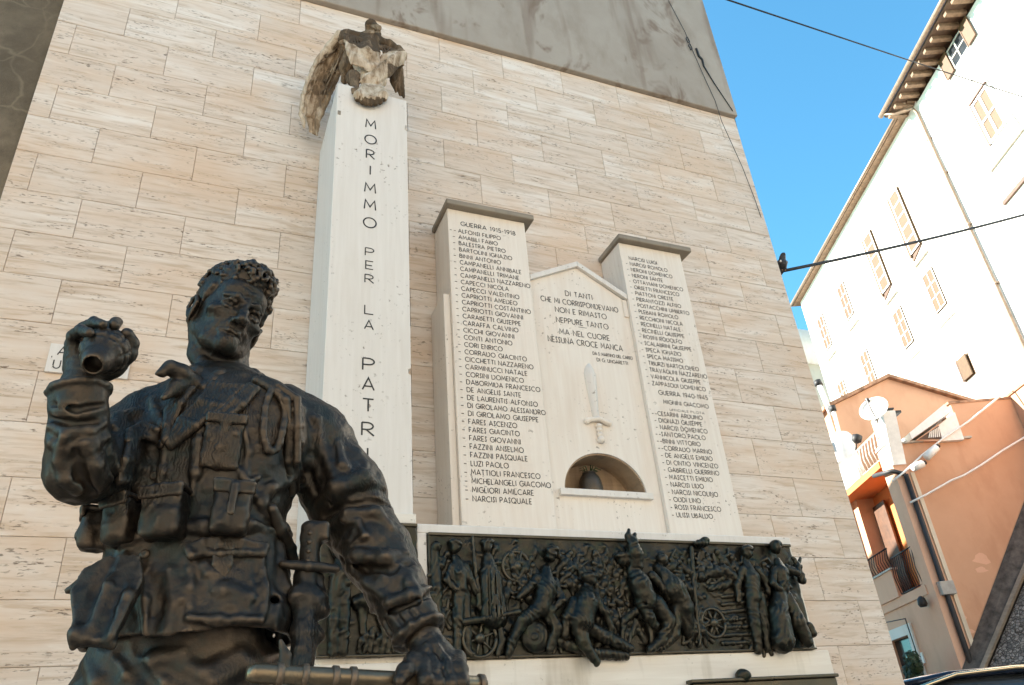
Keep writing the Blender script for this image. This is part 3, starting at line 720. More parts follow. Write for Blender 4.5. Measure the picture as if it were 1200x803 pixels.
# ------------------------------------------------------------------ the bronze soldier
def build_statue():
    BR = M['bronze']
    root = thing('soldier_statue', 'dark bronze soldier statue raising a grenade and gripping a rifle', 'statue', (.02, 1.80, .62))
    ta = rad(200); FR = np.array([math.sin(ta), math.cos(ta), 0.]); RV = np.array([-FR[1], FR[0], 0.])    # chest faces FR, RV = to the viewer's right
    R2 = [[RV[0], FR[0]], [RV[1], FR[1]]]
    C0 = U(222, 640, 1.80)
    def zf(py, Y=1.72): return U(222, py, Y)[2]
    # ---- jacket --------------------------------------------------------------
    sec = [(438, 222, 300, .060), (450, 205, 315, .085), (464, 176, 345, .105), (482, 156, 362, .120), (505, 146, 366, .132), (540, 140, 362, .142), (580, 130, 352, .140), (612, 122, 342, .135), (640, 112, 338, .134), (670, 92, 340, .142), (700, 76, 344, .150), (735, 68, 348, .158), (752, 66, 349, .162)]
    zs, cx, rx, ry = [], [], [], []
    for py, xl, xr, r in sec:
        Ys = 1.80 if py < 600 else 1.80-(py-600)/152*.07
        a = U(xl, py, Ys); b = U(xr, py, Ys)
        zs.append((a[2]+b[2])/2); pa = (a-C0)@RV; pb = (b-C0)@RV; cx.append((pa+pb)/2); rx.append((pb-pa)/2/ .985); ry.append(r)
    lo = np.array([-.52, 1.28, zs[-1]-.06]); hi = np.array([.62, 2.08, 2.92])
    J = Clay(lo, hi, .0034)
    J.add(loft(zs, cx, [0]*len(zs), rx, ry, R2, C0[:2], 2.25))
    P = lambda x, y, Y: U(x, y, Y)
    pxm = lambda px, Y=1.8: px*Y/1.8*.00205
    # arms in their sleeves
    sR = [P(165, 500, 1.80), P(120, 545, 1.71), P(96, 550, 1.63)]
    J.path(sR, [pxm(36), pxm(35), pxm(33, 1.65)], .035)
    J.path([P(96, 548, 1.63), P(92, 515, 1.60), P(94, 468, 1.57)], [pxm(34, 1.63), pxm(29, 1.6), pxm(27, 1.57)], .02)
    sL = [P(335, 482, 1.84), P(368, 512, 1.85), P(402, 575, 1.83), P(418, 605, 1.81)]
    J.path(sL, [pxm(33), pxm(41), pxm(44), pxm(42)], .04)
    J.path([P(412, 600, 1.82), P(440, 645, 1.76), P(468, 690, 1.69)], [pxm(44), pxm(40, 1.75), pxm(33, 1.7)], .02)
    J.path([P(462, 690, 1.69), P(482, 722, 1.65), P(492, 740, 1.635)], [pxm(34, 1.7), pxm(29, 1.65), pxm(28, 1.64)], .008)
    # cuffs: rims standing out
    J.path([P(94, 476, 1.57), P(94, 458, 1.565)], [pxm(29.5, 1.57), pxm(30, 1.57)], .006)
    cutA = P(94, 455, 1.565); upA = (P(94, 430, 1.565)-P(94, 470, 1.565)); upA /= np.linalg.norm(upA)
    RA = np.array(Vector(upA).to_track_quat('Z', 'Y').to_matrix())
    J.cut(rbox(cutA+upA*.055, (.09, .09, .055), RA, .004), .003)
    cutB = P(496, 748, 1.63); dB = P(500, 760, 1.62)-P(470, 700, 1.67); dB /= np.linalg.norm(dB)
    RB = np.array(Vector(dB).to_track_quat('Z', 'Y').to_matrix())
    J.cut(rbox(cutB+dB*.06, (.09, .09, .06), RB, .004), .003)
    J.lumps(.006, .055, 1).lumps(.0028, .022, 2)
    # hollow hem
    J.cut(loft([zs[-1]-.05, zs[-1]+.02, zs[-4]], [cx[-1], cx[-1], cx[-4]], [0]*3, [rx[-1]-.018, rx[-1]-.018, rx[-4]-.03], [ry[-1]-.018, ry[-1]-.018, ry[-4]-.03], R2, C0[:2], 2.25), .004)
    # vent of the skirt: the wedge between the two front edges
    h0, _ = J.hit(169, 684); h1, _ = J.hit(136, 752); h2, _ = J.hit(172, 752)
    def wedge(pts, depth):
        pts = [np.array(p) for p in pts]; c = sum(pts)/3; n = np.cross(pts[1]-pts[0], pts[2]-pts[0]); n /= np.linalg.norm(n)
        E = []
        for i in range(3):
            a, b = pts[i], pts[(i+1) % 3]; m = np.cross(b-a, n); m /= np.linalg.norm(m); m = m if (c-a)@m < 0 else -m; E.append((a, m))
        def fn(X, Y, Z):
            d = np.abs((X-c[0])*n[0]+(Y-c[1])*n[1]+(Z-c[2])*n[2])-depth
            for a, m in E: d = np.maximum(d, (X-a[0])*m[0]+(Y-a[1])*m[1]+(Z-a[2])*m[2])
            return d
        q = np.array(pts); return fn, q.min(0)-depth, q.max(0)+depth
    J.cut(wedge([h0+[0, 0, .02], h1-[0.01, 0, .03], h2-[0, 0, .03]], .035), .008)
    # the loose front flap swinging out at the viewer's left
    def plate(pts, th, k):
        pts = np.array(pts); c = pts.mean(0); n = np.linalg.svd(pts-c)[2][2]; n = n if n@FWD < 0 else -n
        E = []
        for i in range(len(pts)):
            a, b = pts[i], pts[(i+1) % len(pts)]; m = np.cross(b-a, n); m /= np.linalg.norm(m); m = m if (c-a)@m < 0 else -m; E.append((a, m))
        def fn(X, Y, Z):
            d = np.abs((X-c[0])*n[0]+(Y-c[1])*n[1]+(Z-c[2])*n[2])-th
            for a, m in E: d = np.maximum(d, (X-a[0])*m[0]+(Y-a[1])*m[1]+(Z-a[2])*m[2])
            return d
        J.add((fn, pts.min(0)-th, pts.max(0)+th), k)
    plate([P(166, 655, 1.645), P(169, 683, 1.625), P(131, 756, 1.585), P(96, 750, 1.60), P(86, 735, 1.615), P(84, 697, 1.645), P(100, 672, 1.66), P(129, 652, 1.655)], .013, .018)
    J.path([P(80, 692, 1.66), P(92, 688, 1.655), P(108, 672, 1.66), P(124, 658, 1.665)], [.006, .011, .010, .006], .008)
    J.path([P(86, 758, 1.60), P(90, 744, 1.60), P(100, 748, 1.595), P(131, 755, 1.585)], [.007, .014, .012, .009], .01)
    # scalloped hem
    for a, b, r in ((222, 760, 15), (262, 757, 16), (318, 760, 16)):
        p = P(a, b, 1.66); J.cut(ell(p, (pxm(r*1.6), .16, pxm(r*.62))), .012)
    # turned corner of the flap, left
    # front edges, lapels, buttons side
    J.ridge([(178, 470), (190, 500), (196, 520), (190, 555), (180, 590)], .010, .012, .002)
    J.ridge([(186, 522), (180, 560), (176, 585)], .005, .010, 0, 'cut')
    # straps over the chest, left pocket frame
    J.ridge([(132, 500), (140, 490), (158, 482)], .012, .015, 0)
    J.ridge([(238, 485), (233, 520), (230, 555), (226, 580)], [.010, .012, .012, .009], .008, .004)
    J.ridge([(285, 500), (292, 530), (285, 560), (298, 580)], .007, .010, .001)
    J.ridge([(272, 540), (290, 565), (302, 560)], .006, .010, .001)
    # shoulder folds at the viewer's right
    J.ridge([(322, 452), (338, 470), (345, 500), (342, 540), (348, 575)], [.010, .014, .014, .012, .010], .010, .004)
    J.ridge([(335, 480), (336, 520), (338, 560), (345, 590)], .008, .010, 0, 'cut')
    J.ridge([(350, 478), (352, 520), (356, 560)], .007, .012, .0)
    J.ridge([(352, 470), (352, 515), (362, 556), (372, 580)], .008, .012, -.001, 'cut')
    J.ridge([(372, 492), (378, 530), (392, 560), (398, 585)], .012, .016, .0)
    J.ridge([(396, 520), (402, 545), (418, 568)], .009, .014, .0)
    # bulge and folds of the left sleeve
    J.ridge([(372, 590), (395, 572), (425, 562), (448, 572)], [.012, .020, .022, .014], .016, .002)
    J.ridge([(380, 606), (404, 594), (432, 588), (456, 592)], .011, .010, 0, 'cut')
    J.ridge([(384, 622), (408, 604), (440, 602), (458, 618)], [.010, .015, .016, .010], .012, .002)
    J.ridge([(402, 610), (420, 612), (428, 628), (412, 640)], .007, .008, .002)
    J.ridge([(392, 640), (420, 652), (452, 655), (476, 648)], [.010, .017, .018, .012], .010, .002)
    J.ridge([(400, 655), (428, 668), (458, 668), (482, 660)], .010, .009, 0, 'cut')
    J.ridge([(410, 668), (430, 684), (452, 700)], .010, .014, .001)
    J.ridge([(470, 668), (480, 685), (492, 700)], .010, .014, .001)
    J.ridge([(436, 716), (458, 706), (482, 698), (504, 688)], [.008, .012, .012, .008], .005, .003)
    J.ridge([(438, 724), (462, 716), (488, 706), (508, 696)], .006, .006, 0, 'cut')
    for q in (0, 1, 2): J.ridge([(450+q*16, 728-q*6), (458+q*16, 742-q*8)], .006, .006, -.001, 'cut')
    # right sleeve folds
    J.ridge([(58, 500), (80, 508), (104, 506), (122, 496)], [.008, .012, .012, .008], .010, .002)
    J.ridge([(58, 490), (82, 496), (110, 494)], .007, .008, 0, 'cut')
    J.ridge([(60, 520), (84, 528), (110, 520), (126, 512)], .010, .012, .0)
    J.ridge([(74, 512), (70, 540), (78, 562), (92, 576)], .010, .014, .001)
    J.ridge([(100, 520), (112, 545), (116, 572)], .012, .016, .0)
    J.ridge([(88, 530), (94, 556), (108, 578)], .009, .010, -.001, 'cut')
    J.ridge([(126, 522), (134, 545), (136, 572)], .010, .012, -.001, 'cut')
    J.ridge([(62, 474), (90, 480), (122, 474)], .007, .006, 0, 'cut')
    # skirt: pocket at the front, flap with pointed tab, drag folds
    J.ridge([(222, 650), (255, 646), (305, 648)], .005, .007, 0, 'cut')
    J.ridge([(224, 650), (222, 690), (222, 722)], .009, .012, .001)
    J.ridge([(304, 648), (310, 690), (306, 724)], .008, .012, .001)
    J.ridge([(222, 724), (255, 727), (306, 726)], .009, .007, .003)
    J.ridge([(228, 734), (268, 738), (318, 740)], .006, .008, 0, 'cut')
    J.ridge([(170, 668), (170, 705), (172, 742)], .010, .008, .003)
    J.ridge([(168, 662), (150, 700), (130, 745)], .010, .008, .003)
    J.ridge([(150, 650), (125, 690), (108, 735)], .010, .016, .001)
    J.ridge([(132, 655), (112, 690), (100, 725)], .008, .014, 0, 'cut')
    J.ridge([(200, 670), (206, 705), (196, 740)], .012, .018, 0)
    J.ridge([(328, 640), (334, 690), (330, 745)], .011, .016, 0)
    J.ridge([(316, 650), (322, 700), (318, 745)], .008, .012, 0, 'cut')
    J.ridge([(240, 665), (262, 690), (292, 700)], .010, .020, -.003)
    J.ridge([(345, 560), (318, 572), (305, 590), (322, 620)], .010, .012, .0)
    # belt
    J.ridge([(118, 636), (150, 634), (190, 622), (240, 618), (290, 616), (330, 622), (340, 627)], [.017]*7, .005, .0)
    J.ridge([(296, 606), (316, 612), (332, 624), (338, 640)], .006, .005, .0, 'cut')
    for c_, d_, rr in ((P(93, 456, 1.565), upA, .062), (P(493, 743, 1.633), dB, .054)):     # rolled rims of the cuffs
        e1 = np.cross(d_, [0, 1., 0]); e1 /= np.linalg.norm(e1); e2 = np.cross(d_, e1)
        ring = []
        for a in np.linspace(0, 2*math.pi, 25):
            v = e1*math.cos(a)+e2*math.sin(a); lo_r, hi_r = 0.0, .12
            for _ in range(14):
                mid = (lo_r+hi_r)/2
                if J.at(c_-d_*.012+v*mid) < 0: lo_r = mid
                else: hi_r = mid
            ring.append(c_-d_*.004+v*(lo_r-.001))
        J.path(ring, .0065, .006)
    J.lumps(.0014, .012, 5)
    J.build('jacket', BR, root)

    def frame(px, py, tilt=0.0, flat=.7):
        p, n = J.hit(px, py); n = n*np.array([1, 1, 1-flat]); n /= np.linalg.norm(n)
        r = np.cross([0, 0, 1.], -n); r = np.cross(n, [0, 0, 1.]); r /= np.linalg.norm(r); r = -r if r@RGT < 0 else r
        u = np.cross(r, -n); u = u if u[2] > 0 else -u
        c, s_ = math.cos(tilt), math.sin(tilt); r, u = c*r+s_*u, -s_*r+c*u
        return p, n, r, u
    # collar points
    def clay_part(name, draw, pad=.02, h=.003, parent=root, mat=BR, lump=.0012, relax=1):
        lo_, hi_ = [], []
        class Probe:
            def op(s, prim, k=0, mode='add'): lo_.append(np.array(prim[1])-k); hi_.append(np.array(prim[2])+k); return s
            add = lambda s, p, k=0: s.op(p, k); cut = lambda s, p, k=0: s
            path = Clay.path
        draw(Probe()); c = Clay(np.min(lo_, 0)-pad, np.max(hi_, 0)+pad, h); draw(c)
        if lump: c.lumps(lump, .015, 3)
        return c.build(name, mat, parent, relax)
    def slabshape(c, pts, w, t, k=.004, up=(0, 0, 1)):   # ribbon: row of flattened ellipsoids
        for i in range(len(pts)-1):
            a, b = np.array(pts[i]), np.array(pts[i+1])
            for q in np.linspace(0, 1, 5):
                p = a+(b-a)*q; ww = w[i]+(w[i+1]-w[i])*q
                c.add(ell(p, (np.linalg.norm(b-a)*.28+.004, t, ww), np.stack([(b-a)/np.linalg.norm(b-a), np.cross((b-a)/np.linalg.norm(b-a), up), np.array(up)], 1)), k)
    clay_part('collar', lambda c: (
        c.path([P(226, 447, 1.70), P(212, 438, 1.68), P(200, 431, 1.67), P(190, 437, 1.665), P(183, 438, 1.66)], [.020, .021, .016, .009, .004], .01),
        c.path([P(222, 452, 1.70), P(206, 455, 1.68), P(192, 466, 1.665)], [.020, .017, .007], .01),
        c.path([P(226, 445, 1.70), P(240, 456, 1.69), P(252, 446, 1.69)], [.014, .014, .012], .01),
        c.path([P(252, 446, 1.70), P(280, 448, 1.71), P(303, 452, 1.74)], [.017, .018, .017], .01),
        c.path([P(254, 440, 1.73), P(275, 438, 1.74), P(296, 440, 1.77), P(312, 448, 1.80)], [.013, .015, .016, .012], .01),
        c.path([P(225, 445, 1.72), P(222, 440, 1.80), P(232, 440, 1.88), P(270, 440, 1.93), P(305, 444, 1.88)], .016, .01)), h=.0034)
    clay_part('undershirt_collar', lambda c: (
        c.path([P(228, 440, 1.72), P(238, 452, 1.70), P(258, 440, 1.70), P(276, 434, 1.74)], [.012, .014, .014, .012], .01),
        c.path([P(232, 436, 1.72), P(224, 440, 1.80), P(240, 440, 1.88), P(270, 436, 1.86), P(282, 432, 1.78)], .016, .012)), h=.0034)
    # coiled strap under the shoulder
    def loop(c):
        q = [(319+11*math.cos(a)+3*math.sin(a), 494-36*math.sin(a)) for a in np.linspace(0, 2*math.pi, 17)]
        H = [J.hit(*a) for a in q]
        c.path([p+n*.008 for p, n in H], [.0085]*17, .004)
    clay_part('rolled_strap', loop)
    def harness(c):
        for q, r in (([(300, 448), (318, 458), (336, 470), (340, 500), (338, 540), (340, 575)], .011), ([(308, 446), (326, 454), (346, 468), (348, 500), (347, 540)], .009)):
            H = [J.hit(*a) for a in q]; c.path([p+n*.005 for p, n in H], r, .004)
    clay_part('shoulder_strap', harness)
    # flat pieces of cloth laid over the chest and the skirt
    def patch(name, A, B_, r=.006, lift=.004, n=5, parent=root, lump=.0012, edge=None):
        def draw(c):
            m_ = len(A)
            rows = []
            for q in np.linspace(0, 1, n):
                rows.append([J.hit(a[0]+(b[0]-a[0])*q, a[1]+(b[1]-a[1])*q) for a, b in zip(A, B_)])
            rows = [[p+nn*lift for p, nn in row] for row in rows]
            for i, row in enumerate(rows): c.path(row, r*(1.35 if (edge and i in (0, n-1)) else 1), .006)
            for j in range(m_): c.path([row[j] for row in rows], r, .006)
        return clay_part(name, draw, h=.003, parent=parent, lump=lump)
    patch('lapel', [(250, 452), (234, 472), (214, 494), (197, 519)], [(284, 456), (262, 478), (232, 500), (200, 523)], .0065, .005, 6, edge=1)
    patch('lapel', [(226, 458), (214, 474), (203, 496), (195, 516)], [(206, 466), (198, 482), (194, 500), (194, 518)], .006, .005, 4, edge=1)
    patch('pocket_flap', [(220, 644), (238, 636), (258, 633), (282, 635), (309, 641)], [(224, 653), (240, 650), (258, 652), (282, 650), (306, 651)], .006, .006, 4, edge=1)
    patch('pocket_flap', [(150, 508), (164, 500), (186, 504)], [(148, 518), (164, 512), (186, 516)], .006, .005, 3, edge=1)
    patch('shoulder_strap', [(292, 456), (276, 472), (258, 488), (246, 500)], [(300, 460), (284, 478), (266, 494), (252, 506)], .0065, .009, 3, edge=1)
    patch('chest_strap', [(150, 518), (143, 540), (139, 562), (140, 584)], [(157, 516), (150, 540), (146, 562), (147, 584)], .006, .006, 3, edge=1)
    # buttons
    for px, py in ((189, 521), (181, 558), (258, 501), (170, 650), (352, 520), (261, 659), (150, 522)):
        p, n = J.hit(px, py)
        clay_part('button', lambda c: (c.add(ell(p+n*.002, (.0105, .0105, .006), np.array(Vector(n).to_track_quat('Z', 'Y').to_matrix()))), c.cut(ell(p+n*.0095, (.005, .005, .003), np.array(Vector(n).to_track_quat('Z', 'Y').to_matrix())), .002)), h=.0018, lump=0)
    # ammunition pouches on the belt
    def pouch(px, py, w, h_, dep, tilt, strap):
        p, n, r, u = frame(px, py, tilt)
        R = np.stack([r, -n, u], 1); hw, hh = pxm(w)*.92/2, pxm(h_)*.92/2; c0 = p+n*dep*.45
        def body(c):
            c.add(rbox(c0-u*hh*.12, (hw*.94, dep*.9, hh*.88), R, .014))
            c.add(ell(c0-u*hh*.35+n*dep*.5, (hw*.85, dep*.55, hh*.6), R), .012)
        o = clay_part('ammo_pouch', body, h=.0034, lump=.003)
        def lid(c):
            c.add(rbox(c0+u*hh*.78+n*.004, (hw*1.06, dep*.98, hh*.10), R, .006), .004)
            c.add(rbox(c0+u*hh*.60+n*(dep*.90), (hw*1.04, .006, hh*.24), R, .005), .006)
            c.add(ell(c0+u*hh*.86, (hw*.9, dep*.7, hh*.12), R), .012)
            if strap: c.add(rbox(c0+u*hh*.1+n*(dep*1.0), (hw*.20, .008, hh*.62), R, .004), .004)
        clay_part('pouch_lid', lid, h=.003, parent=o, lump=.002)
        for sx in (-1, 1):
            pass
    pouch(125, 620, 26, 50, .036, .05, False)
    pouch(152, 612, 33, 56, .038, .08, False)
    pouch(199, 604, 46, 58, .040, .04, False)
    pouch(271, 600, 42, 60, .038, -.06, True)
    # breast pouch and its flap
    p, n, r, u = frame(262, 518, -.10); R = np.stack([r, -n, u], 1)
    bp = clay_part('breast_pocket', lambda c: (c.add(rbox(p-n*.004, (.040, .020, .062), R, .010)), c.add(ell(p+n*.008-u*.01, (.034, .014, .05), R), .012)), h=.0034, lump=.003)
    clay_part('pocket_flap', lambda c: (c.add(rbox(p+u*.048+n*.012, (.043, .012, .012), R, .006)), c.add(ell(p+u*.028+n*.016, (.012, .008, .022), R), .008)), h=.003, parent=bp, lump=.001)
    # skirt pocket tab
    p, n, r, u = frame(261, 655, 0); R = np.stack([r, -n, u], 1)
    clay_part('pocket_tab', lambda c: (c.add(rbox(p+u*.012, (.020, .008, .030), R, .005)), c.add(ell(p-u*.020+n*.002, (.016, .007, .022), R), .006)), h=.0028)
    # hanging strap by the hip
    H = [J.hit(*a) for a in ((316, 598), (326, 620), (336, 645), (342, 662))]
    clay_part('hip_strap', lambda c: c.path([q+m_*.006 for q, m_ in H], [.012, .015, .015, .012], .004))

    # ---- trousers and boots (mostly below the frame) ----------------------------
    T = Clay((-.42, 1.50, .58), (.36, 2.12, 1.95), .006)
    ct = C0+RV*.01
    zt = [1.92, 1.80, 1.66, 1.56, 1.45]
    T.add(loft(zt, [0, -.005, -.01, -.01, -.01], [0]*5, [.17, .20, .215, .215, .21], [.115, .125, .135, .135, .13], R2, ct[:2], 2.2), 0)
    for sx, dx in ((-1, -.105), (1, .105)):
        hp = ct+RV*dx; kn = hp+FR*.03; ft = hp-FR*.02
        T.path([[hp[0], hp[1], 1.60], [kn[0], kn[1], 1.15], [ft[0], ft[1], .72]], [.125, .10, .072], .03)
    T.lumps(.008, .06, 11).lumps(.003, .02, 12)
    for q in ([(110, 760), (150, 775), (190, 800)], [(190, 770), (240, 790), (280, 770), (320, 760)], [(150, 790), (180, 775), (215, 765)], [(250, 800), (290, 780), (330, 768)], [(104, 775), (112, 800)]):
        T.ridge(q, .012, .018, .0)
    T.ridge([(140, 765), (160, 785), (180, 803)], .010, .014, 0, 'cut')
    T.build('trousers', BR, root)
    for dx in (-.105, .105):
        b = ct+RV*dx-FR*.02
        clay_part('boot', lambda c: (c.path([[b[0], b[1], .86], [b[0], b[1], .70]], [.078, .07], .01), c.path([[b[0], b[1], .672], [b[0]+FR[0]*.15, b[1]+FR[1]*.15, .664]], [.052, .046], .03), c.cut(rbox([b[0], b[1], .55], (.3, .3, .07)))), h=.005)

    # ---- body: head, neck, hands and the arms inside the sleeves ----------------
    B0 = Clay((-.36, 1.40, 1.60), (.68, 2.02, 2.70), .006)
    hc = U(267, 373, 1.765)
    B = Clay(hc-np.array([.19, .19, .30]), hc+np.array([.19, .21, .19]), .0017)
    # neck and hidden trunk
    B.path([P(268, 385, 1.80), P(263, 410, 1.80), P(259, 440, 1.81), P(250, 470, 1.83)], [.050, .054, .060, .08], .02)
    B0.path([P(250, 470, 1.83), P(235, 560, 1.82), P(222, 640, 1.80)], [.07, .09, .09], .03)
    B0.path([P(250, 470, 1.83)]+sR[0:1]+[P(100, 548, 1.64), P(92, 500, 1.59), P(95, 455, 1.565), P(99, 440, 1.565)], [.05, .04, .04, .035, .036, .034], .02)
    B0.path([P(250, 470, 1.83), P(335, 482, 1.84), P(402, 580, 1.83), P(470, 700, 1.68), P(497, 750, 1.63), P(506, 764, 1.62)], [.05, .04, .04, .035, .033, .031], .02)
    # head: own frame (x to the viewer's right, y out of the face, z up)
    HR = np.array(Matrix.Rotation(rad(23), 3, 'Z') @ Matrix.Rotation(rad(12), 3, Vector((0, 1, 0))) @ Matrix.Rotation(rad(16), 3, 'X')) @ np.diag([1, -1, 1])
    HS = 1.03; HH = [None]
    zm = lambda z: float(np.interp(z, [-.25, -.11, -.066, -.03, .0, .012, .033, .06, .1, .3], [-.24, -.102, -.063, -.031, -.005, .006, .026, .057, .1, .3]))
    h = lambda x, y, z: hc+HS*(HR @ np.array([x, y, zm(z)]))
    HH[0] = h
    he = lambda c_, r_, R_=None: ell(HH[0](*c_), np.array(r_)*HS, HR if R_ is None else HR@R_)
    def hcone(pts, rs, k=0.0, mode='add', tgt=B): tgt.path([HH[0](*q) for q in pts], [v*HS for v in rs] if isinstance(rs, (list, tuple)) else rs*HS, k, mode)
    B.add(he((0, -.018, .034), (.073, .092, .084)), .02)
    B.add(he((0, .022, -.012), (.062, .074, .088)), .025)
    B.add(he((0, .045, .055), (.057, .045, .042)), .02)
    B.add(he((0, .032, -.068), (.044, .055, .042)), .02)
    hcone([(-.051, -.005, -.048), (-.034, .045, -.088), (-.014, .078, -.100)], [.018, .014, .013], .018)
    hcone([(.051, -.005, -.048), (.034, .045, -.088), (.014, .078, -.100)], [.018, .014, .013], .018)
    B.add(he((0, .083, -.096), (.020, .017, .017)), .014)
    for sx in (-1, 1):
        B.add(he((sx*.046, .060, -.014), (.021, .019, .013)), .016)
        B.cut(he((sx*.032, .102, .010), (.021, .027, .0135)), .008)
        hcone([(sx*.010, .093, .027), (sx*.026, .092, .033), (sx*.049, .072, .029)], [.0065, .0075, .0045], .007)
        B.add(he((sx*.031, .074, .010), (.0145, .0145, .0145)), .002)
        hcone([(sx*.016, .083, .011), (sx*.024, .089, .019), (sx*.036, .088, .020), (sx*.047, .077, .012)], [.003, .0045, .0045, .003], .003)
        hcone([(sx*.016, .083, .007), (sx*.026, .087, -.001), (sx*.038, .085, -.001), (sx*.047, .076, .008)], [.003, .0035, .0035, .003], .004)
        B.cut(he((sx*.0335, .0905, .010), (.0055, .005, .0055)), .002)
        B.add(he((sx*.013, .100, -.032), (.0075, .012, .0075)), .006)
        B.cut(he((sx*.0075, .108, -.040), (.003, .005, .002)), .003)
        hcone([(sx*.021, .101, -.032), (sx*.031, .090, -.050), (sx*.036, .078, -.066)], .0022, .005, 'cut')
        # ears
        E_ = rot(0, 0, -sx*.30); HH[0] = lambda x, y, z: h(x, y, z-.010)
        B.add(he((sx*.078, -.010, -.002), (.008, .021, .033), E_), .006)
        B.cut(he((sx*.088, -.004, .002), (.007, .011, .018), E_), .004)
        hcone([(sx*.082, .008, .012), (sx*.086, -.004, .029), (sx*.087, -.022, .024), (sx*.087, -.026, .000), (sx*.082, -.012, -.028)], [.004, .005, .005, .004, .005], .003)
        HH[0] = h
        B.path([h(sx*.054, -.030, -.035), (h(sx*.05, -.02, -.09)+P(261+sx*22, 432, 1.775))/2, P(262+sx*12, 448, 1.735)], [.020, .019, .015], .022)
    hcone([(0, .090, .026), (0, .103, -.004), (0, .116, -.026)], [.0085, .010, .012], .008)
    B.add(he((0, .116, -.030), (.012, .011, .010)), .006)
    B.add(he((0, .086, -.047), (.024, .013, .014)), .012)
    B.add(he((0, .088, -.088), (.020, .013, .012)), .012)
    hcone([(-.010, .094, .034), (-.004, .094, .044)], .003, .005, 'cut'); hcone([(.010, .094, .034), (.004, .094, .044)], .003, .005, 'cut')
    hcone([(-.026, .080, -.066), (-.010, .094, -.060), (0, .096, -.062), (.010, .094, -.060), (.026, .080, -.066)], [.003, .005, .0045, .005, .003], .006)
    hcone([(-.022, .083, -.075), (0, .093, -.078), (.022, .083, -.075)], [.004, .0062, .004], .007)
    hcone([(-.028, .088, -.069), (-.010, .100, -.0685), (.010, .100, -.0685), (.028, .088, -.069)], .002, .003, 'cut')
    hcone([(-.03, .090, .062), (.03, .090, .062)], .003, .008, 'cut')
    B.lumps(.0012, .014, 21).lumps(.0006, .006, 22)
    HEAD = B; B = Clay(U(120, 410, 1.53)-np.array([.12, .12, .13]), U(120, 410, 1.53)+np.array([.12, .13, .10]), .0019)
    B.path([P(96, 462, 1.565), P(99, 440, 1.565)], [.036, .034], .01)
    # right hand (raised), fingers closing over the grenade
    gc = U(124, 411, 1.52)
    B.path([P(99, 445, 1.565), P(101, 428, 1.57)], [.034, .036], .015)
    B.add(ell(P(106, 415, 1.578), (.045, .022, .048)), .02)
    B.path([P(90, 428, 1.565), P(86, 404, 1.55)], [.020, .017], .014)
    FS = [.82]
    def finger(pts, rs, k=.004):
        B.path(pts, [v*FS[0] for v in rs], k)
    finger([P(87, 410, 1.56), P(86, 394, 1.535), P(95, 387, 1.50), P(105, 390, 1.475)], [.0165, .0150, .0135, .0115])
    finger([P(95, 404, 1.575), P(98, 385, 1.555), P(110, 378, 1.515), P(120, 381, 1.485)], [.0165, .0155, .014, .0120])
    finger([P(110, 402, 1.585), P(116, 388, 1.585), P(124, 383, 1.555), P(128, 386, 1.53)], [.0165, .0150, .0135, .0120])
    finger([P(122, 402, 1.585), P(130, 387, 1.58), P(136, 378, 1.54), P(134, 381, 1.495)], [.0165, .0150, .0135, .0125])
    B.path([P(112, 440, 1.56), P(134, 430, 1.545), P(150, 415, 1.53), P(153, 402, 1.52), P(149, 392, 1.505)], [.024, .020, .0165, .0150, .0125], .008)
    B.lumps(.0012, .012, 21).lumps(.0006, .006, 22)
    FS[0] = 1.0; HANDR = B; B = Clay(U(508, 775, 1.60)-np.array([.14, .13, .13]), U(508, 775, 1.60)+np.array([.14, .13, .12]), .0019)
    B.path([P(488, 735, 1.645), P(497, 750, 1.63), P(506, 764, 1.62)], [.034, .033, .031], .01)
    # left hand over the rifle
    ra, rb_ = U(297, 789, 1.56), U(567, 803, 1.60)
    B.add(ell(P(510, 772, 1.61), (.046, .032, .040), rot(0, rad(35))), .02)
    B.add(ell(P(526, 785, 1.595), (.030, .028, .028)), .02)
    for i, (x, y) in enumerate(((496, 786), (511, 790), (526, 790), (538, 788))):
        kx = P(x, y-4, 1.575-.004*i)
        finger([P(x-2, y-16, 1.60), kx, P(x+3, y+12, 1.548), P(x+4, y+26, 1.568), P(x+1, y+28, 1.60)], [.018, .0175, .0150, .0135, .0115], .006)
    B.path([P(494, 765, 1.615), P(484, 776, 1.585), P(474, 788, 1.565), P(468, 798, 1.555)], [.022, .019, .0165, .0135], .008)
    for q in ([(500, 756), (508, 772), (512, 786)], [(512, 756), (522, 772), (527, 786)]): B.ridge(q, .005, .007, .0)
    B.lumps(.0012, .012, 21).lumps(.0006, .006, 22)
    net_object('body', [B0.net(), HEAD.net(), HANDR.net(), B.net()], BR, root)
    # ---- hair ---------------------------------------------------------------
    lo_ = h(0, 0, .06)-.16; hi_ = h(0, 0, .06)+.16
    K = Clay(lo_, hi_, .0021)
    K.add(he((0, -.026, .056), (.082, .096, .094)), .01)
    K.add(he((0, -.055, .0), (.070, .066, .075)), .02)
    K.add(he((.004, .030, .098), (.060, .046, .034)), .03)
    K.cut(he((0, .078, -.020), (.074, .062, .084)), .012)
    K.cut(rbox(h(0, 0, -.125), np.array((.12, .15, .085))*HS, HR, .01), .01)
    for sx in (-1, 1): K.cut(he((sx*.082, .008, -.012), (.016, .022, .034)), .004)
    for sx in (-1, 1): hcone([(sx*.070, .022, .050), (sx*.073, .014, .030), (sx*.073, .010, .012)], [.009, .006, .003], .010, tgt=K)
    r_ = random.Random(11)
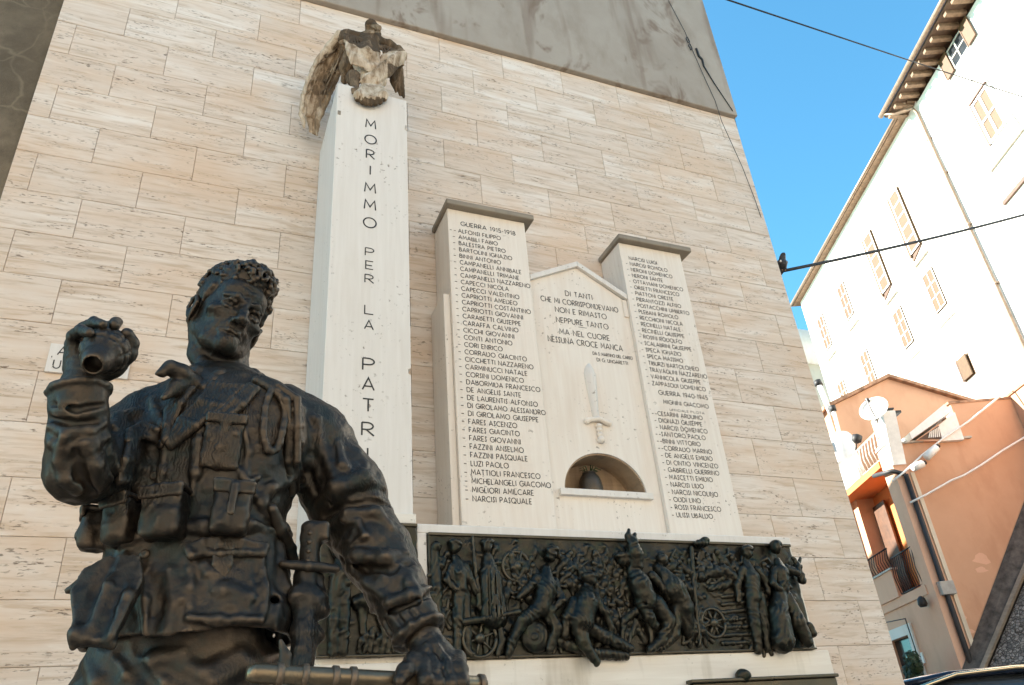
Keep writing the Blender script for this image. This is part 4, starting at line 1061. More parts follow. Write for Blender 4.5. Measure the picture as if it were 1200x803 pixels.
    for i in range(330):
        th = r_.uniform(-math.pi, math.pi); el_ = r_.uniform(.02, 1.35)
        x, y, z = .080*math.cos(el_)*math.sin(th), -.026+.094*math.cos(el_)*math.cos(th), .056+.092*math.sin(el_)
        if y > .035 and z < .070+.012*math.sin(x*90): continue
        if y > .0 and z < .03: continue
        nrm = np.array([x/.08, (y+.026)/.094, (z-.056)/.092]); nrm /= np.linalg.norm(nrm)
        t1 = np.cross(nrm, [0, 0, 1.]); t1 /= np.linalg.norm(t1)+1e-6; t2 = np.cross(nrm, t1)
        a0 = r_.uniform(0, 6.28); big = 1.0 if z > .09 else .75
        pts = []
        for q in range(5):
            a = a0+q*(.6+.5*(i % 3)); rr = (.007+.008*r_.random())*big
            o = np.array([x, y, z])+t1*math.cos(a)*rr+t2*math.sin(a)*rr+nrm*(.0025+.0045*math.sin(q*.8))
            pts.append(tuple(o))
        hcone(pts, [.0030*big, .0048*big, .0052*big, .0048*big, .0028*big], .0022, tgt=K)
    for i in range(90):                      # the quiff
        a = r_.uniform(0, 6.28); e_ = r_.uniform(-.35, 1.4); o = np.array([.004+.058*math.cos(e_)*math.cos(a), .038+.046*math.cos(e_)*math.sin(a), .100+.037*math.sin(e_)])
        if o[1] < .0: continue
        n_ = o-np.array([.004, .038, .100]); n_ /= np.linalg.norm(n_); t1 = np.cross(n_, [0, 0, 1.]); t1 /= np.linalg.norm(t1)+1e-6; t2 = np.cross(n_, t1); p0 = r_.uniform(0, 6.28); rr = r_.uniform(.006, .013)
        hcone([tuple(o+t1*rr*math.cos(p0+q*.8)+t2*rr*math.sin(p0+q*.8)+n_*(.001+.0035*math.sin(q*.75))) for q in range(5)], [.003, .0044, .0048, .0044, .0026], .003, tgt=K)
    for (x, y, z, rr) in ((-.012, .066, .104, .014), (.010, .070, .100, .014), (.032, .064, .094, .014), (-.034, .058, .096, .013), (.050, .046, .084, .013), (.022, .050, .124, .015), (-.012, .044, .130, .015), (.064, .026, .076, .013), (-.052, .040, .084, .012), (.072, .0, .070, .012), (.0, .064, .116, .014), (.042, .056, .108, .014), (.060, .036, .098, .013), (.030, .030, .138, .014), (.052, .010, .120, .013), (.020, .072, .088, .011), (-.022, .068, .090, .011), (.042, .062, .082, .010)):
        ph = r_.uniform(0, 6.28); tw = r_.uniform(-.9, .9); rr *= r_.uniform(.6, 1.1)
        pts = [(x+rr*math.cos(a)*math.cos(tw), y+rr*math.cos(a)*math.sin(tw)+.004*math.sin(2*a), z-.018+rr*.8*math.sin(a)) for a in np.linspace(ph, ph+4.4, 8)]
        hcone(pts, [.003, .0055, .006, .006, .006, .0055, .005, .003], .002, tgt=K)
    K.lumps(.0012, .010, 31)
    K.build('hair', BR, root)
    # ---- grenade -------------------------------------------------------------
    toC = -ray(112, 424); toC /= np.linalg.norm(toC); gax = toC*.9-np.array(RGT)*.28-np.array(UPV)*.30; gax /= np.linalg.norm(gax)
    RG = np.array(Vector(gax).to_track_quat('Z', 'Y').to_matrix())
    def gren(c):
        c.add(ell(gc, (.047, .047, .052), RG))
        c.path([gc+gax*.030, gc+gax*.056], [.030, .028], .006)
        for hgt in (-.03, -.012, .006, .024):
            rr = .047*math.sqrt(max(.05, 1-(hgt/.052)**2)); pts = [gc+RG@np.array([rr*math.cos(a), rr*math.sin(a), hgt]) for a in np.linspace(0, 2*math.pi, 25)]
            c.path(pts, .0032, .002, 'cut')
        for a in np.linspace(0, 2*math.pi, 11)[:-1]:
            pts = [gc+RG@np.array([.047*math.cos(b)*math.cos(a), .047*math.cos(b)*math.sin(a), .052*math.sin(b)]) for b in np.linspace(-1.2, .7, 9)]
            c.path(pts, .003, .002, 'cut')
        c.path([gc+gax*.057, gc+gax*.064], [.022, .024], .003)
        c.path([gc+gax*.062, gc+gax*.09], [.0165, .0165], .002, 'cut')
    g = clay_part('grenade', gren, h=.0028)
    # ---- bayonet hanging at the hip -------------------------------------------
    def bx(x, y, Y): return P(x, y, Y)
    YB = 1.70
    grip_lo, grip_hi = P(363, 662, YB), P(366, 620, YB)
    sc = clay_part('bayonet_scabbard', lambda c: (
        c.path([P(360, 668, YB), P(356, 740, YB-.03), P(350, 830, YB-.07)], [.026, .025, .023], .01),
        c.path([P(372, 680, YB), P(374, 715, YB-.015), P(366, 722, YB-.02)], [.014, .020, .012], .012),
        c.path([P(368, 735, YB-.03), P(374, 745, YB-.03), P(366, 757, YB-.035)], [.008, .012, .006], .008),
        c.path([P(350, 700, YB-.02), P(368, 704, YB-.02)], .025, .01)), h=.0034, lump=.003)
    du = grip_hi-grip_lo; du /= np.linalg.norm(du); dr = np.cross(du, FWD); dr /= np.linalg.norm(dr); dr = dr if dr@RGT > 0 else -dr; dn = np.cross(dr, du)
    RGp = np.stack([dr, dn, du], 1)
    hilt = clay_part('bayonet_hilt', lambda c: (
        c.path([grip_lo, grip_hi-du*.006], [.021, .022], .006),
        c.add(rbox(grip_hi+dr*.010-du*.008, (.030, .015, .022), RGp, .010), .012),
        c.add(rbox((grip_lo+grip_hi)/2-dr*.006, (.015, .017, .045), RGp, .006), .006),
        c.cut(ell((grip_lo+grip_hi)/2+dr*.030-du*.012, (.012, .03, .020), RGp), .006)), h=.003)
    clay_part('bayonet_guard', lambda c: c.path([P(331, 661, YB-.015), P(361, 664, YB-.03), P(393, 667, YB-.015)], [.0085, .011, .010], .003), h=.003, parent=hilt)
    for q in np.linspace(.12, .88, 4):
        pq = grip_lo+(grip_hi-grip_lo)*q-dn*.0 ; d_ = -ray(364, 640); d_ /= np.linalg.norm(d_); pq = pq+d_*.021-dr*.004
        clay_part('grip_rivet', lambda c: c.add(ell(pq, (.0062, .0062, .0062))), h=.0018, lump=0, parent=hilt)
    # ---- rifle ---------------------------------------------------------------
    ax = (rb_-ra); Lr = np.linalg.norm(ax); ax /= Lr
    bt = MB(); bt.tube([ra-ax*.012, ra, ra+ax*.002, rb_-ax*.004, rb_+ax*.004], [.012, .0172, .0172, .0172, .012], 20)
    rf = bt.build('rifle_barrel', M['bronze_br'], root)
    for q in (.10, .20, .325, .40, .985):
        m_ = MB(); c_ = ra+ax*Lr*q; m_.tube([c_-ax*.007, c_-ax*.005, c_+ax*.005, c_+ax*.007], [.0174, .0212, .0212, .0174], 20); m_.build('barrel_band', BR, rf)
    fs = ra+ax*Lr*.115; up = np.array([0, 0, 1.])-ax*ax[2]; up /= np.linalg.norm(up)
    clay_part('front_sight', lambda c: c.path([fs+up*.012, fs+up*.032, fs+up*.058-ax*.012], [.014, .010, .004], .006), h=.0026, parent=rf)

    # pedestal below the frame
    pt = thing('statue_pedestal', 'low square stone pedestal under the bronze soldier', 'pedestal', (.02, 1.82, 0))
    m_ = MB(); m_.box((-.42, 1.42, -.1), (.46, 2.22, .54)); m_.build('shaft', M['base_st'], pt, bevel=.01)
    m_ = MB(); m_.box((-.47, 1.37, .5405), (.51, 2.27, .618)); m_.build('top_slab', M['white_st'], pt, bevel=.01)
build_statue()

# ------------------------------------------------------------------ bronze reliefs on the base
PXM = .0056
def RP(x, y, o=.04): return U(x, y, BY-o)
def relief_piece(parent, name, paths, blobs=(), cuts=(), h=.0058, k=.008, lump=.004, seed=1, lum_size=.03, folds=.003, slim=.86):
    """paths: [(x,y,out,r_px), ...] chains; blobs: (x,y,out,rx_px,rz_px,ry_m)"""
    A = []
    for ch in paths: A += [RP(x, y, o)+s_*np.array([1, 1, 1])*r*PXM for x, y, o, r in ch for s_ in (-1, 1)]
    for x, y, o, rx_, rz_, ry_ in blobs: A += [RP(x, y, o)+s_*np.array([rx_*PXM, ry_, rz_*PXM]) for s_ in (-1, 1)]
    A = np.array(A); c = Clay(A.min(0)-.03, A.max(0)+.03, h)
    for ch in paths: c.path([RP(x, y, o) for x, y, o, r in ch], [r*PXM*slim for *_, r in ch], k)
    for x, y, o, rx_, rz_, ry_ in blobs: c.add(ell(RP(x, y, o), (rx_*PXM*.5*(1+slim), ry_, rz_*PXM*.5*(1+slim))), k)
    c.lumps(lump, lum_size, seed).lumps(lump*.5, lum_size*.4, seed+50)
    if folds:                              # modelled drapery: warped ripples
        X = c.ax[0][:, None, None]; Z = c.ax[2][None, None, :]; q = seed*1.7
        ph = X*(185+30*math.sin(q))+Z*(110*math.cos(q*1.3))+2.2*np.sin(X*47+q)+2.6*np.sin(Z*39+q*2)
        c.D += (folds*np.sin(ph)*(.5+.5*np.sin(Z*31+X*17+q))).astype(np.float32)
    for ch in cuts: c.path([RP(x, y, o) for x, y, o, r in ch], [r*PXM for *_, r in ch], .004, 'cut')
    return c.build(name, M['bronze_rel'], parent)
def relief_ground(parent, x0, x1, z0, z1, rough, seed):
    c = Clay((x0-.02, BY-.075, z0-.02), (x1+.02, BY+.01, z1+.02), .0075)
    c.add(rbox(((x0+x1)/2, BY-.008, (z0+z1)/2), ((x1-x0)/2, .024, (z1-z0)/2), None, .004))
    c.lumps(.004, .05, seed+3)
    Z = c.ax[2][None, None, :]; X = c.ax[0][:, None, None]
    r_ = np.random.default_rng(seed)
    for _ in range(rough):
        x = r_.uniform(x0+.05, x1-.05); z = z0+(z1-z0)*r_.uniform(.06, .93); a = r_.uniform(-1.2, 1.2); l = r_.uniform(.02, .06)
        d = np.array([math.cos(a), 0, math.sin(a)])*l; p = np.array([x, BY-.030, z])
        if min(x-l, x+l) < x0+.02 or max(x-l, x+l) > x1-.02 or z+l > z1-.02 or z-l < z0+.02: continue
        q = p+d*.3+np.array([-d[2], 0, d[0]])*r_.uniform(-.6, .6)
        c.path([p-d, q, p+d], [.004, r_.uniform(.008, .016), .004], .008)
    c.lumps(.002, .014, seed+5)
    return c.build('panel_ground', M['bronze_rel'], parent)
def panel_rim(parent, x0, x1, z0, z1):
    for lo, hi in (((x0, z1-.018), (x1, z1)), ((x0, z0), (x1, z0+.012))):
        m = MB(); m.box((lo[0], BY-.045, lo[1]), (hi[0], BY-.002, hi[1])); m.build('panel_rim', M['bronze_rel'], parent, bevel=.004)
def wheel(parent, x, y, rpx, o=.045, spokes=6, name='gun_wheel'):
    c0 = RP(x, y, o); r = rpx*PXM
    m = MB(); m.tube([c0+np.array([r*math.cos(a), 0, r*math.sin(a)]) for a in np.linspace(0, 2*math.pi, 25)], .011, 8)
    for i in range(spokes):
        a = math.pi*2*i/spokes+.3; m.tube([c0, c0+np.array([r*math.cos(a), 0, r*math.sin(a)])], .007, 6)
    m.lathe(c0+np.array([0, .02, 0]), [(.028, 0), (.030, .025), (.018, .045)], 12, (0, -1, 0))
    return m.build(name, M['bronze_rel'], parent)

def build_reliefs():
    z0, z1 = .562+EYE, 1.233+EYE
    main = thing('battle_relief', 'long bronze relief of battling soldiers and gun wheels in the memorial base', 'relief', (2.5, BY, z0))
    relief_ground(main, 1.25, 3.80, z0, z1, 420, 4); panel_rim(main, 1.25, 3.80, z0, z1)
    F = lambda *a, **k: relief_piece(main, 'soldier_figure', *a, **k)
    # sentry at the edge, rifleman, cloaked man
    F([[(509, 650, .03, 6), (511, 690, .03, 8), (513, 730, .03, 6), (512, 766, .03, 5)]], [(511, 641, .04, 6, 6.5, .03)], seed=2)
    F([[(534, 655, .035, 6), (538, 672, .045, 10), (540, 690, .04, 9)], [(538, 690, .04, 8), (537, 725, .05, 7), (536, 745, .045, 5.5), (535, 764, .045, 5), (530, 768, .055, 4)], [(545, 692, .035, 7), (547, 730, .04, 6), (548, 764, .04, 5), (554, 767, .05, 4)],
       [(545, 664, .05, 5), (552, 680, .06, 4.5), (559, 694, .06, 4)], [(529, 664, .045, 5), (524, 680, .05, 4.5), (534, 690, .065, 4)]],
      [(533, 641, .05, 6.5, 7.5, .038), (533, 637, .05, 8.2, 5.5, .042)], [[(527, y, .085, 1.2), (543, y, .085, 1.2)] for y in (737, 744, 751, 758)], seed=3)
    relief_piece(main, 'relief_rifle', [[(554, 628, .055, 1.5), (556, 660, .06, 2.4), (560, 690, .06, 3.2), (562, 712, .055, 4)]], lump=.001)
    F([[(571, 656, .03, 8), (573, 680, .03, 15), (577, 722, .03, 18)], [(570, 722, .03, 5), (569, 764, .03, 5)], [(584, 722, .03, 5), (586, 764, .03, 5)]], [(571, 641, .045, 6.5, 8, .035), (571, 636, .045, 8, 4.5, .04)],
      [[(x, 664, .09, 1.6), (x+2, 722, .10, 1.8)] for x in (562, 567, 573, 579, 584, 589)], seed=4)
    # field gun
    wheel(main, 562, 748, 17, .055); wheel(main, 605, 664, 15, .035)
    relief_piece(main, 'gun_barrel', [[(545, 729, .07, 4.5), (575, 724, .08, 3.6), (607, 717, .09, 2.6)], [(605, 717.5, .09, 3.4), (608, 717, .09, 3.4)]], lump=.001)
    relief_piece(main, 'gun_shield', [[(585, 735, .05, 4), (588, 750, .05, 4.5), (584, 766, .05, 4)]], lump=.002)
    # crouching gunner with disc
    F([[(640, 668, .05, 7), (640, 690, .065, 13), (634, 712, .065, 12)], [(634, 712, .06, 10), (612, 728, .075, 8), (600, 752, .06, 6), (596, 766, .05, 5)], [(640, 715, .06, 9), (652, 736, .07, 7), (644, 760, .06, 5.5)],
       [(630, 678, .06, 6.5), (616, 692, .07, 5), (608, 700, .07, 4)], [(650, 682, .06, 6), (658, 704, .08, 5), (646, 716, .09, 4)]], [(646, 650, .06, 7, 8, .04), (647, 645, .06, 9, 4.5, .045)], seed=6)
    relief_piece(main, 'shell_disc', [], [(627, 746, .05, 17, 17, .035)], [[(627+13*math.cos(a), 746+13*math.sin(a), .085, 1.3), (627+13*math.cos(a+.4), 746+13*math.sin(a+.4), .085, 1.3)] for a in np.arange(0, 6.4, .4)]+[[(627+6*math.cos(a), 746+6*math.sin(a), .085, 1.3), (627+6*math.cos(a+.8), 746+6*math.sin(a+.8), .085, 1.3)] for a in np.arange(0, 6.4, .8)], seed=7, lump=.002)
    # crawling soldier, knee and foot over the rim
    F([[(688, 690, .07, 8), (686, 706, .085, 15), (680, 728, .08, 16)], [(676, 730, .08, 11), (683, 752, .095, 8), (693, 768, .10, 6), (699, 776, .10, 5)], [(688, 735, .07, 10), (712, 748, .075, 8), (738, 760, .06, 6)],
       [(672, 706, .08, 7), (664, 724, .085, 6), (662, 744, .075, 5)], [(698, 704, .08, 7), (710, 720, .085, 5.5), (716, 736, .08, 4.5)]], [(691, 680, .085, 8, 7.5, .045), (691, 676, .085, 11, 5.5, .05)], seed=8)
    F([[(664, 756, .05, 6), (700, 766, .055, 7), (732, 768, .05, 6)]], [(656, 752, .05, 6, 6, .03)], seed=9)
    # charging man, arm thrown up above the frame
    F([[(741, 668, .07, 8), (749, 684, .085, 14), (757, 704, .08, 14)], [(746, 662, .09, 9), (744, 648, .105, 10), (741, 636, .11, 7.5), (736, 628, .11, 4), (737, 621, .11, 2.6)], [(741, 632, .11, 5), (744, 626, .11, 2.6)],
       [(752, 706, .08, 10), (760, 722, .09, 7.5), (767, 732, .08, 5.5)], [(768, 708, .07, 12), (784, 728, .08, 9), (776, 750, .07, 7), (762, 762, .07, 5)],
       [(764, 676, .07, 7), (778, 690, .08, 6), (786, 704, .07, 5)]], [(730, 656, .065, 8, 8, .04), (728, 652, .065, 9, 5, .045)], [[(750, y, .125, 1.3), (770, y+4, .125, 1.3)] for y in (706, 712, 718, 724)], seed=10)
    F([[(772, 668, .05, 8), (788, 690, .07, 16), (800, 712, .065, 14), (806, 740, .05, 8)], [(792, 716, .06, 9), (790, 744, .06, 7), (774, 760, .055, 5)]], [(776, 656, .055, 7.5, 8, .04)], seed=12)
    relief_piece(main, 'earth_arch', [[(728, 752, .05, 4), (730, 728, .055, 5), (745, 716, .055, 5), (760, 728, .055, 5), (764, 752, .05, 4)], [(736, 754, .045, 3), (745, 728, .045, 4), (756, 754, .045, 3)]], seed=13)
    # post with a hat, cart, steps
    relief_piece(main, 'signal_post', [[(810, 642, .05, 3), (813, 690, .05, 3.6), (820, 756, .05, 3)]], lump=.002)
    relief_piece(main, 'fallen_helmet', [], [(822, 637, .07, 10, 5, .04), (826, 633, .08, 6, 4, .03)], lump=.001)
    wheel(main, 836, 730, 15, .045, 8, 'cart_wheel')
    relief_piece(main, 'stone_steps', [[(846, 700+i*9, .03, 3.2), (878, 696+i*9.5, .035, 3.2)] for i in range(7)], lump=.003, seed=15)
    relief_piece(main, 'rubble_heap', [[(820, 676, .03, 7), (846, 668, .035, 9), (862, 680, .03, 8)], [(830, 690, .03, 6), (855, 684, .035, 6)]], lump=.008, seed=16)
    # standing soldier and robed woman at the end
    F([[(874, 660, .05, 6), (880, 678, .065, 11), (882, 700, .06, 11)], [(880, 700, .055, 10), (884, 730, .06, 8), (889, 762, .05, 6)], [(889, 700, .05, 9), (895, 732, .055, 7), (899, 760, .05, 5)], [(888, 668, .06, 6), (898, 682, .07, 5), (900, 694, .07, 4)], [(870, 668, .06, 6), (864, 686, .06, 5), (866, 704, .06, 4)]],
      [(875, 648, .06, 7.5, 8.5, .042), (875, 644, .06, 9, 6, .047)], seed=17)
    F([[(911, 658, .08, 5), (915, 672, .095, 11), (916, 690, .09, 9)], [(914, 690, .08, 9), (912, 720, .08, 14), (916, 750, .08, 17)], [(922, 700, .08, 8), (935, 730, .085, 11), (946, 752, .09, 8)],
       [(922, 666, .10, 6), (934, 672, .11, 5), (936, 664, .11, 4), (930, 655, .105, 3)], [(908, 668, .10, 5.5), (905, 684, .11, 4.5), (914, 690, .12, 4)]], [(909, 642, .085, 6.5, 8, .04), (909, 638, .08, 7.5, 6, .045)],
      [[(914, 700, .15, 1.5), (908, 758, .16, 2)], [(918, 700, .15, 1.5), (920, 758, .16, 2)], [(922, 702, .15, 1.5), (932, 758, .16, 2)], [(926, 704, .15, 1.5), (942, 754, .16, 2)]], seed=18)
    relief_piece(main, 'winged_shield', [[(934, 664, .09, 6), (940, 680, .09, 6)], [(938, 654, .085, 2), (934, 666, .09, 3)]], seed=19)
    relief_piece(main, 'robe_hem', [[(948, 734, .07, 6), (952, 742, .07, 6)]], seed=20)
    # the press of smaller figures behind
    r_ = random.Random(21)
    spots = [(520+i*9.5+r_.uniform(-4, 4), 652+r_.uniform(-12, 22)) for i in range(0)]
    for x0, x1, y0, y1, n in ((588, 634, 652, 700, 7), (654, 682, 640, 676, 6), (694, 738, 642, 716, 14), (700, 740, 700, 745, 6), (780, 808, 652, 690, 6), (826, 866, 648, 668, 5), (512, 530, 650, 720, 3), (892, 906, 660, 740, 4), (652, 668, 722, 734, 3), (786, 826, 716, 732, 4)):
        for i in range(int(n*1.5)):
            x, y = r_.uniform(x0, x1), r_.uniform(y0, y1); a = r_.uniform(-.9, .9); ca, sa = math.cos(a), math.sin(a)
            T = lambda u, v, o, r: (x+u*ca-v*sa, y+u*sa+v*ca, o, r)
            sg = r_.choice((-1, 1))
            relief_piece(main, 'background_figure', [[T(0, 4, .03, 3), T(0, 14, .034, 4.6), T(sg, 22, .03, 3.5)], [T(-2, 6, .035, 2.4), T(sg*8, 9, .042, 2), T(sg*13, r_.uniform(-3, 8), .042, 1.6)], [T(2, 22, .03, 2.8), T(sg*5, 31, .034, 2.4)], [T(-2, 22, .03, 2.8), T(-sg*4, 32, .03, 2.2)]],
                         [T(0, -1, .036, 3.4)[:3]+(3.4, 3.8, .02)], h=.0065, seed=int(x+y), lump=.003, folds=.0015, slim=1.1)
    # left panel
    z0, z1 = .585+EYE, 1.278+EYE
    lp = thing('sentry_relief', 'smaller bronze relief of a helmeted sentry behind the statue forearm', 'relief', (.92, BY, z0))
    relief_ground(lp, .66, 1.188, z0, z1, 40, 9); panel_rim(lp, .66, 1.188, z0, z1)
    relief_piece(lp, 'soldier_figure', [[(399, 658, .05, 6), (398, 674, .06, 11), (396, 694, .055, 10)], [(393, 694, .055, 9), (392, 725, .06, 7), (391, 748, .055, 6), (390, 765, .05, 5.5)], [(402, 694, .05, 8), (403, 728, .055, 7), (402, 764, .05, 5.5)],
                 [(405, 666, .06, 6), (413, 678, .07, 5), (404, 684, .08, 4)]], [(398, 645, .06, 8, 9, .045), (398, 641, .06, 10, 6.5, .05)], [[(384, y, .105, 1.2), (400, y, .105, 1.2)] for y in (730, 737, 744, 751)], seed=21)
    relief_piece(lp, 'pack_animal', [[(420, 706, .04, 9), (436, 702, .05, 11), (452, 712, .05, 10)], [(452, 712, .05, 7), (462, 726, .05, 5)], [(424, 712, .04, 6), (426, 742, .04, 4)], [(446, 718, .04, 6), (450, 744, .04, 4)]], seed=22)
    relief_piece(lp, 'bramble_thicket', [[(420+i*7, 764, .035, 3), (423+i*7, 750-6*(i % 3), .045, 3.5), (428+i*7, 744-5*(i % 2), .04, 2)] for i in range(8)], lump=.006, seed=23)
    # lower plaque, only its top edge in view
    pq = thing('lower_plaque', 'dark bronze plaque low on the base with a round boss on its top edge', 'plaque', (3.33, BY-.03, -.2+EYE))
    m = MB(); m.box((2.80, BY-.075, -.35+EYE), (3.862, BY-.0305, .392+EYE)); m.build('plate', M['bronze_rel'], pq, bevel=.006)
    m = MB(); m.box((2.78, BY-.095, .3925+EYE), (3.872, BY-.031, .412+EYE)); m.build('top_moulding', M['bronze_rel'], pq, bevel=.005)
    c = Clay((3.08, BY-.14, .36+EYE), (3.26, BY-.0, .49+EYE), .005); c.add(ell((3.168, BY-.065, .424+EYE), (.052, .045, .040))); c.lumps(.004, .03, 3); c.build('boss', M['bronze_rel'], pq)
build_reliefs()

# ------------------------------------------------------------------ eagle on the obelisk
def mat_eagle():
    N = Nodes('weathered_eagle_bronze')
    p = N.n('ShaderNodeSeparateXYZ'); N.L(N.pos, p.inputs[0])
    s1 = N.noise(1.0, 4, .65, N.scale((16, 16, 4)), 1.0); s2 = N.noise(5, 4, .6)
    at = N.n('ShaderNodeAttribute', attribute_name='lime'); at.attribute_type = 'GEOMETRY'
    lime = N.math('ADD', at.outputs['Fac'], N.math('MULTIPLY', N.math('SUBTRACT', s1, .5), .9))
    lime = N.math('ADD', lime, N.math('MULTIPLY', N.math('SUBTRACT', s2, .5), .5))
    col = N.mix(N.ramp(lime, (.30, 0), (.58, 1)), (.085, .060, .040), (.27, .19, .12))
    col = N.mix(N.ramp(lime, (.52, 0), (.80, 1)), col, (.60, .50, .39))
    return N.out(col, .9, N.bump(N.math('ADD', s1, N.noise(60, 3, .6)), .5, .008), None, .15)
M['eagle'] = mat_eagle()
def build_eagle():
    t = thing('stone_eagle', 'weathered bird statue with folded wings perched on top of the white pillar', 'eagle statue', (.92, 4.40, OZ1))
    E_ = lambda x, y, Y: U(x, y, Y)
    k = 4.3*.00125
    def lime(o, fn):
        me = o.data; n = len(me.vertices); co = np.empty(n*3, np.float32); me.vertices.foreach_get('co', co); co = co.reshape(-1, 3)+np.array(t.location)
        a = me.attributes.new('lime', 'FLOAT', 'POINT'); a.data.foreach_set('value', np.array([fn(c) for c in co], np.float32))
    def to_px(c):
        d = np.array([c[0], c[1], c[2]-EYE]); z = d@FWD; return 600+FPX*(d@RGT)/z, 401.5-FPX*(d@UPV)/z
    Zq = lambda zx, zy, Y: U(340+zx/4.725, 10+zy/4.725, Y)
    NZ = lambda q, amp: amp*(math.sin(q[0]*.9+q[1]*.35)+math.sin(q[0]*.37-q[1]*.8+1.3)+.7*math.sin(q[0]*1.9+2))
    # body with neck and head
    c = Clay((.55, 4.05, 4.45+EYE), (1.35, 4.85, 6.0+EYE), .0065)
    c.path([Zq(430, 385, 4.36), Zq(420, 290, 4.36), Zq(440, 190, 4.42), Zq(462, 140, 4.44)], [.075, .110, .085, .06], .04)
    c.path([Zq(462, 140, 4.42), Zq(455, 100, 4.39)], [.058, .048], .03)
    c.add(ell(Zq(448, 98, 4.37), (.056, .064, .046)), .02)
    c.path([Zq(470, 100, 4.33), Zq(492, 108, 4.28), Zq(497, 122, 4.265)], [.030, .021, .007], .012)
    c.cut(ell(Zq(470, 96, 4.30), (.010, .012, .008)), .004)
    c.path([Zq(440, 180, 4.44), Zq(350, 162, 4.46), Zq(306, 152, 4.47), Zq(292, 172, 4.46)], [.05, .050, .046, .040], .04)
    c.path([Zq(470, 178, 4.42), Zq(545, 212, 4.42), Zq(598, 244, 4.42)], [.055, .05, .042], .04)
    for i in range(16):           # breast feathers hanging from the mantle
        x = 306+i*12; y = 176+i*6; c.path([Zq(x, y, 4.33-.02*math.sin(i*.4)), Zq(x+18, y+70+14*(i % 2), 4.275), Zq(x+34, y+130, 4.27)], [.012, .018, .006], .008)
    for i in range(18):           # mantle of pointed feathers
        x = 300+i*17; y = 142+i*5.5; c.path([Zq(x, y, 4.36), Zq(x+12, y+38+10*(i % 3), 4.30)], [.017, .007], .006)
    c.lumps(.006, .05, 3).lumps(.004, .02, 4)
    o = c.build('body', M['eagle'], t)
    def f_body(q):
        q = to_px(q); zx, zy = (q[0]-340)*4.725, (q[1]-10)*4.725; edge = 190+.20*(zx-300)+NZ((zx*.05, zy*.05), 15)
        return .66 if zy > edge else (.52 if zy < 136 and zx > 405 and zy > 88 else .26)
    lime(o, f_body)
    # drooping wing at the viewer's left: a curved shell of long quills
    c = Clay((.30, 4.15, 4.02+EYE), (1.0, 5.0, 5.95+EYE), .0065)
    edge = [(278, 150, 4.50), (222, 215, 4.58), (160, 300, 4.66), (112, 400, 4.71), (84, 490, 4.74), (66, 585, 4.76), (78, 655, 4.76)]
    inn = [(306, 165, 4.46), (300, 240, 4.54), (270, 330, 4.60), (225, 430, 4.66), (190, 520, 4.70), (165, 620, 4.73), (160, 712, 4.74)]
    for j in range(9):
        q = j/8; pts = [Zq(a_[0]+(b_[0]-a_[0])*q, a_[1]+(b_[1]-a_[1])*q, a_[2]+(b_[2]-a_[2])*q+.05*math.sin(math.pi*q)) for a_, b_ in zip(edge, inn)]
        last = 7-(abs(j-5)//3)
        rs = [.030, .034, .036, .036, .033, .026, .012][:last]; rs[-1] = .010
        c.path(pts[:last], rs, .012)
    c.path([Zq(a_[0], a_[1], a_[2]-.01) for a_ in edge], [.045, .040, .036, .034, .030, .026, .012], .02)
    for j in range(8):
        q = (j+.5)/8; c.path([Zq(a_[0]+(b_[0]-a_[0])*q, a_[1]+(b_[1]-a_[1])*q, a_[2]+(b_[2]-a_[2])*q-.035+.05*math.sin(math.pi*q)) for a_, b_ in zip(edge[1:6], inn[1:6])], [.008, .013, .015, .013, .008], .004, 'cut')
    c.path([Zq(330, 250, 4.46), Zq(318, 330, 4.50), Zq(300, 400, 4.56)], [.05, .06, .03], .03)
    c.lumps(.006, .05, 6).lumps(.003, .02, 7)
    o = c.build('wing', M['eagle'], t)
    def f_wing(q):
        q = to_px(q); zx, zy = (q[0]-340)*4.725, (q[1]-10)*4.725
        l = np.interp(zy, [p_[1] for p_ in edge], [p_[0] for p_ in edge]); r = np.interp(zy, [p_[1] for p_ in inn], [p_[0] for p_ in inn]); u = (zx-l)/(r-l+1)
        return (.62 if u < .22 else .52 if u < .5 else .42)+(.10 if zy > 480 else 0)-(.25 if zy < 190 and u > .3 else 0)
    lime(o, f_wing)
    # wing at the viewer's right, folded across the breast, and its hanging tip
    c = Clay((.78, 4.02, 4.50+EYE), (1.42, 4.85, 5.90+EYE), .0065)
    for j in range(5):
        oy = j*17; c.path([Zq(612-j*4, 245+oy*.8, 4.36), Zq(560-j*2, 285+oy, 4.27), Zq(480, 345+oy*.9, 4.235), Zq(385+j*14, 408+oy*.4, 4.25)], [.034, .030, .026, .010], .006)
    c.path([Zq(596, 236, 4.40), Zq(618, 262, 4.39), Zq(606, 300, 4.38)], [.05, .045, .04], .02)
    c.path([Zq(575, 262, 4.36), Zq(530, 290, 4.34), Zq(500, 330, 4.33)], [.05, .05, .04], .02)
    for j in range(3): c.path([Zq(600-j*22, 310, 4.44), Zq(612-j*20, 400, 4.47), Zq(630-j*22, 492-j*14, 4.49)], [.034, .032, .010], .008)
    c.lumps(.004, .05, 8).lumps(.003, .02, 9)
    o = c.build('wing', M['eagle'], t)
    def f_w2(q):
        q = to_px(q); zx, zy = (q[0]-340)*4.725, (q[1]-10)*4.725
        return .32 if (zx > 540 and zy > 315+NZ((zx*.05, 0), 6)) else (.30 if zy < 235 else .62)
    lime(o, f_w2)
    # tail fanned over the pillar's edge
    c = Clay((.72, 4.00, 4.45+EYE), (1.22, 4.52, 5.0+EYE), .005)
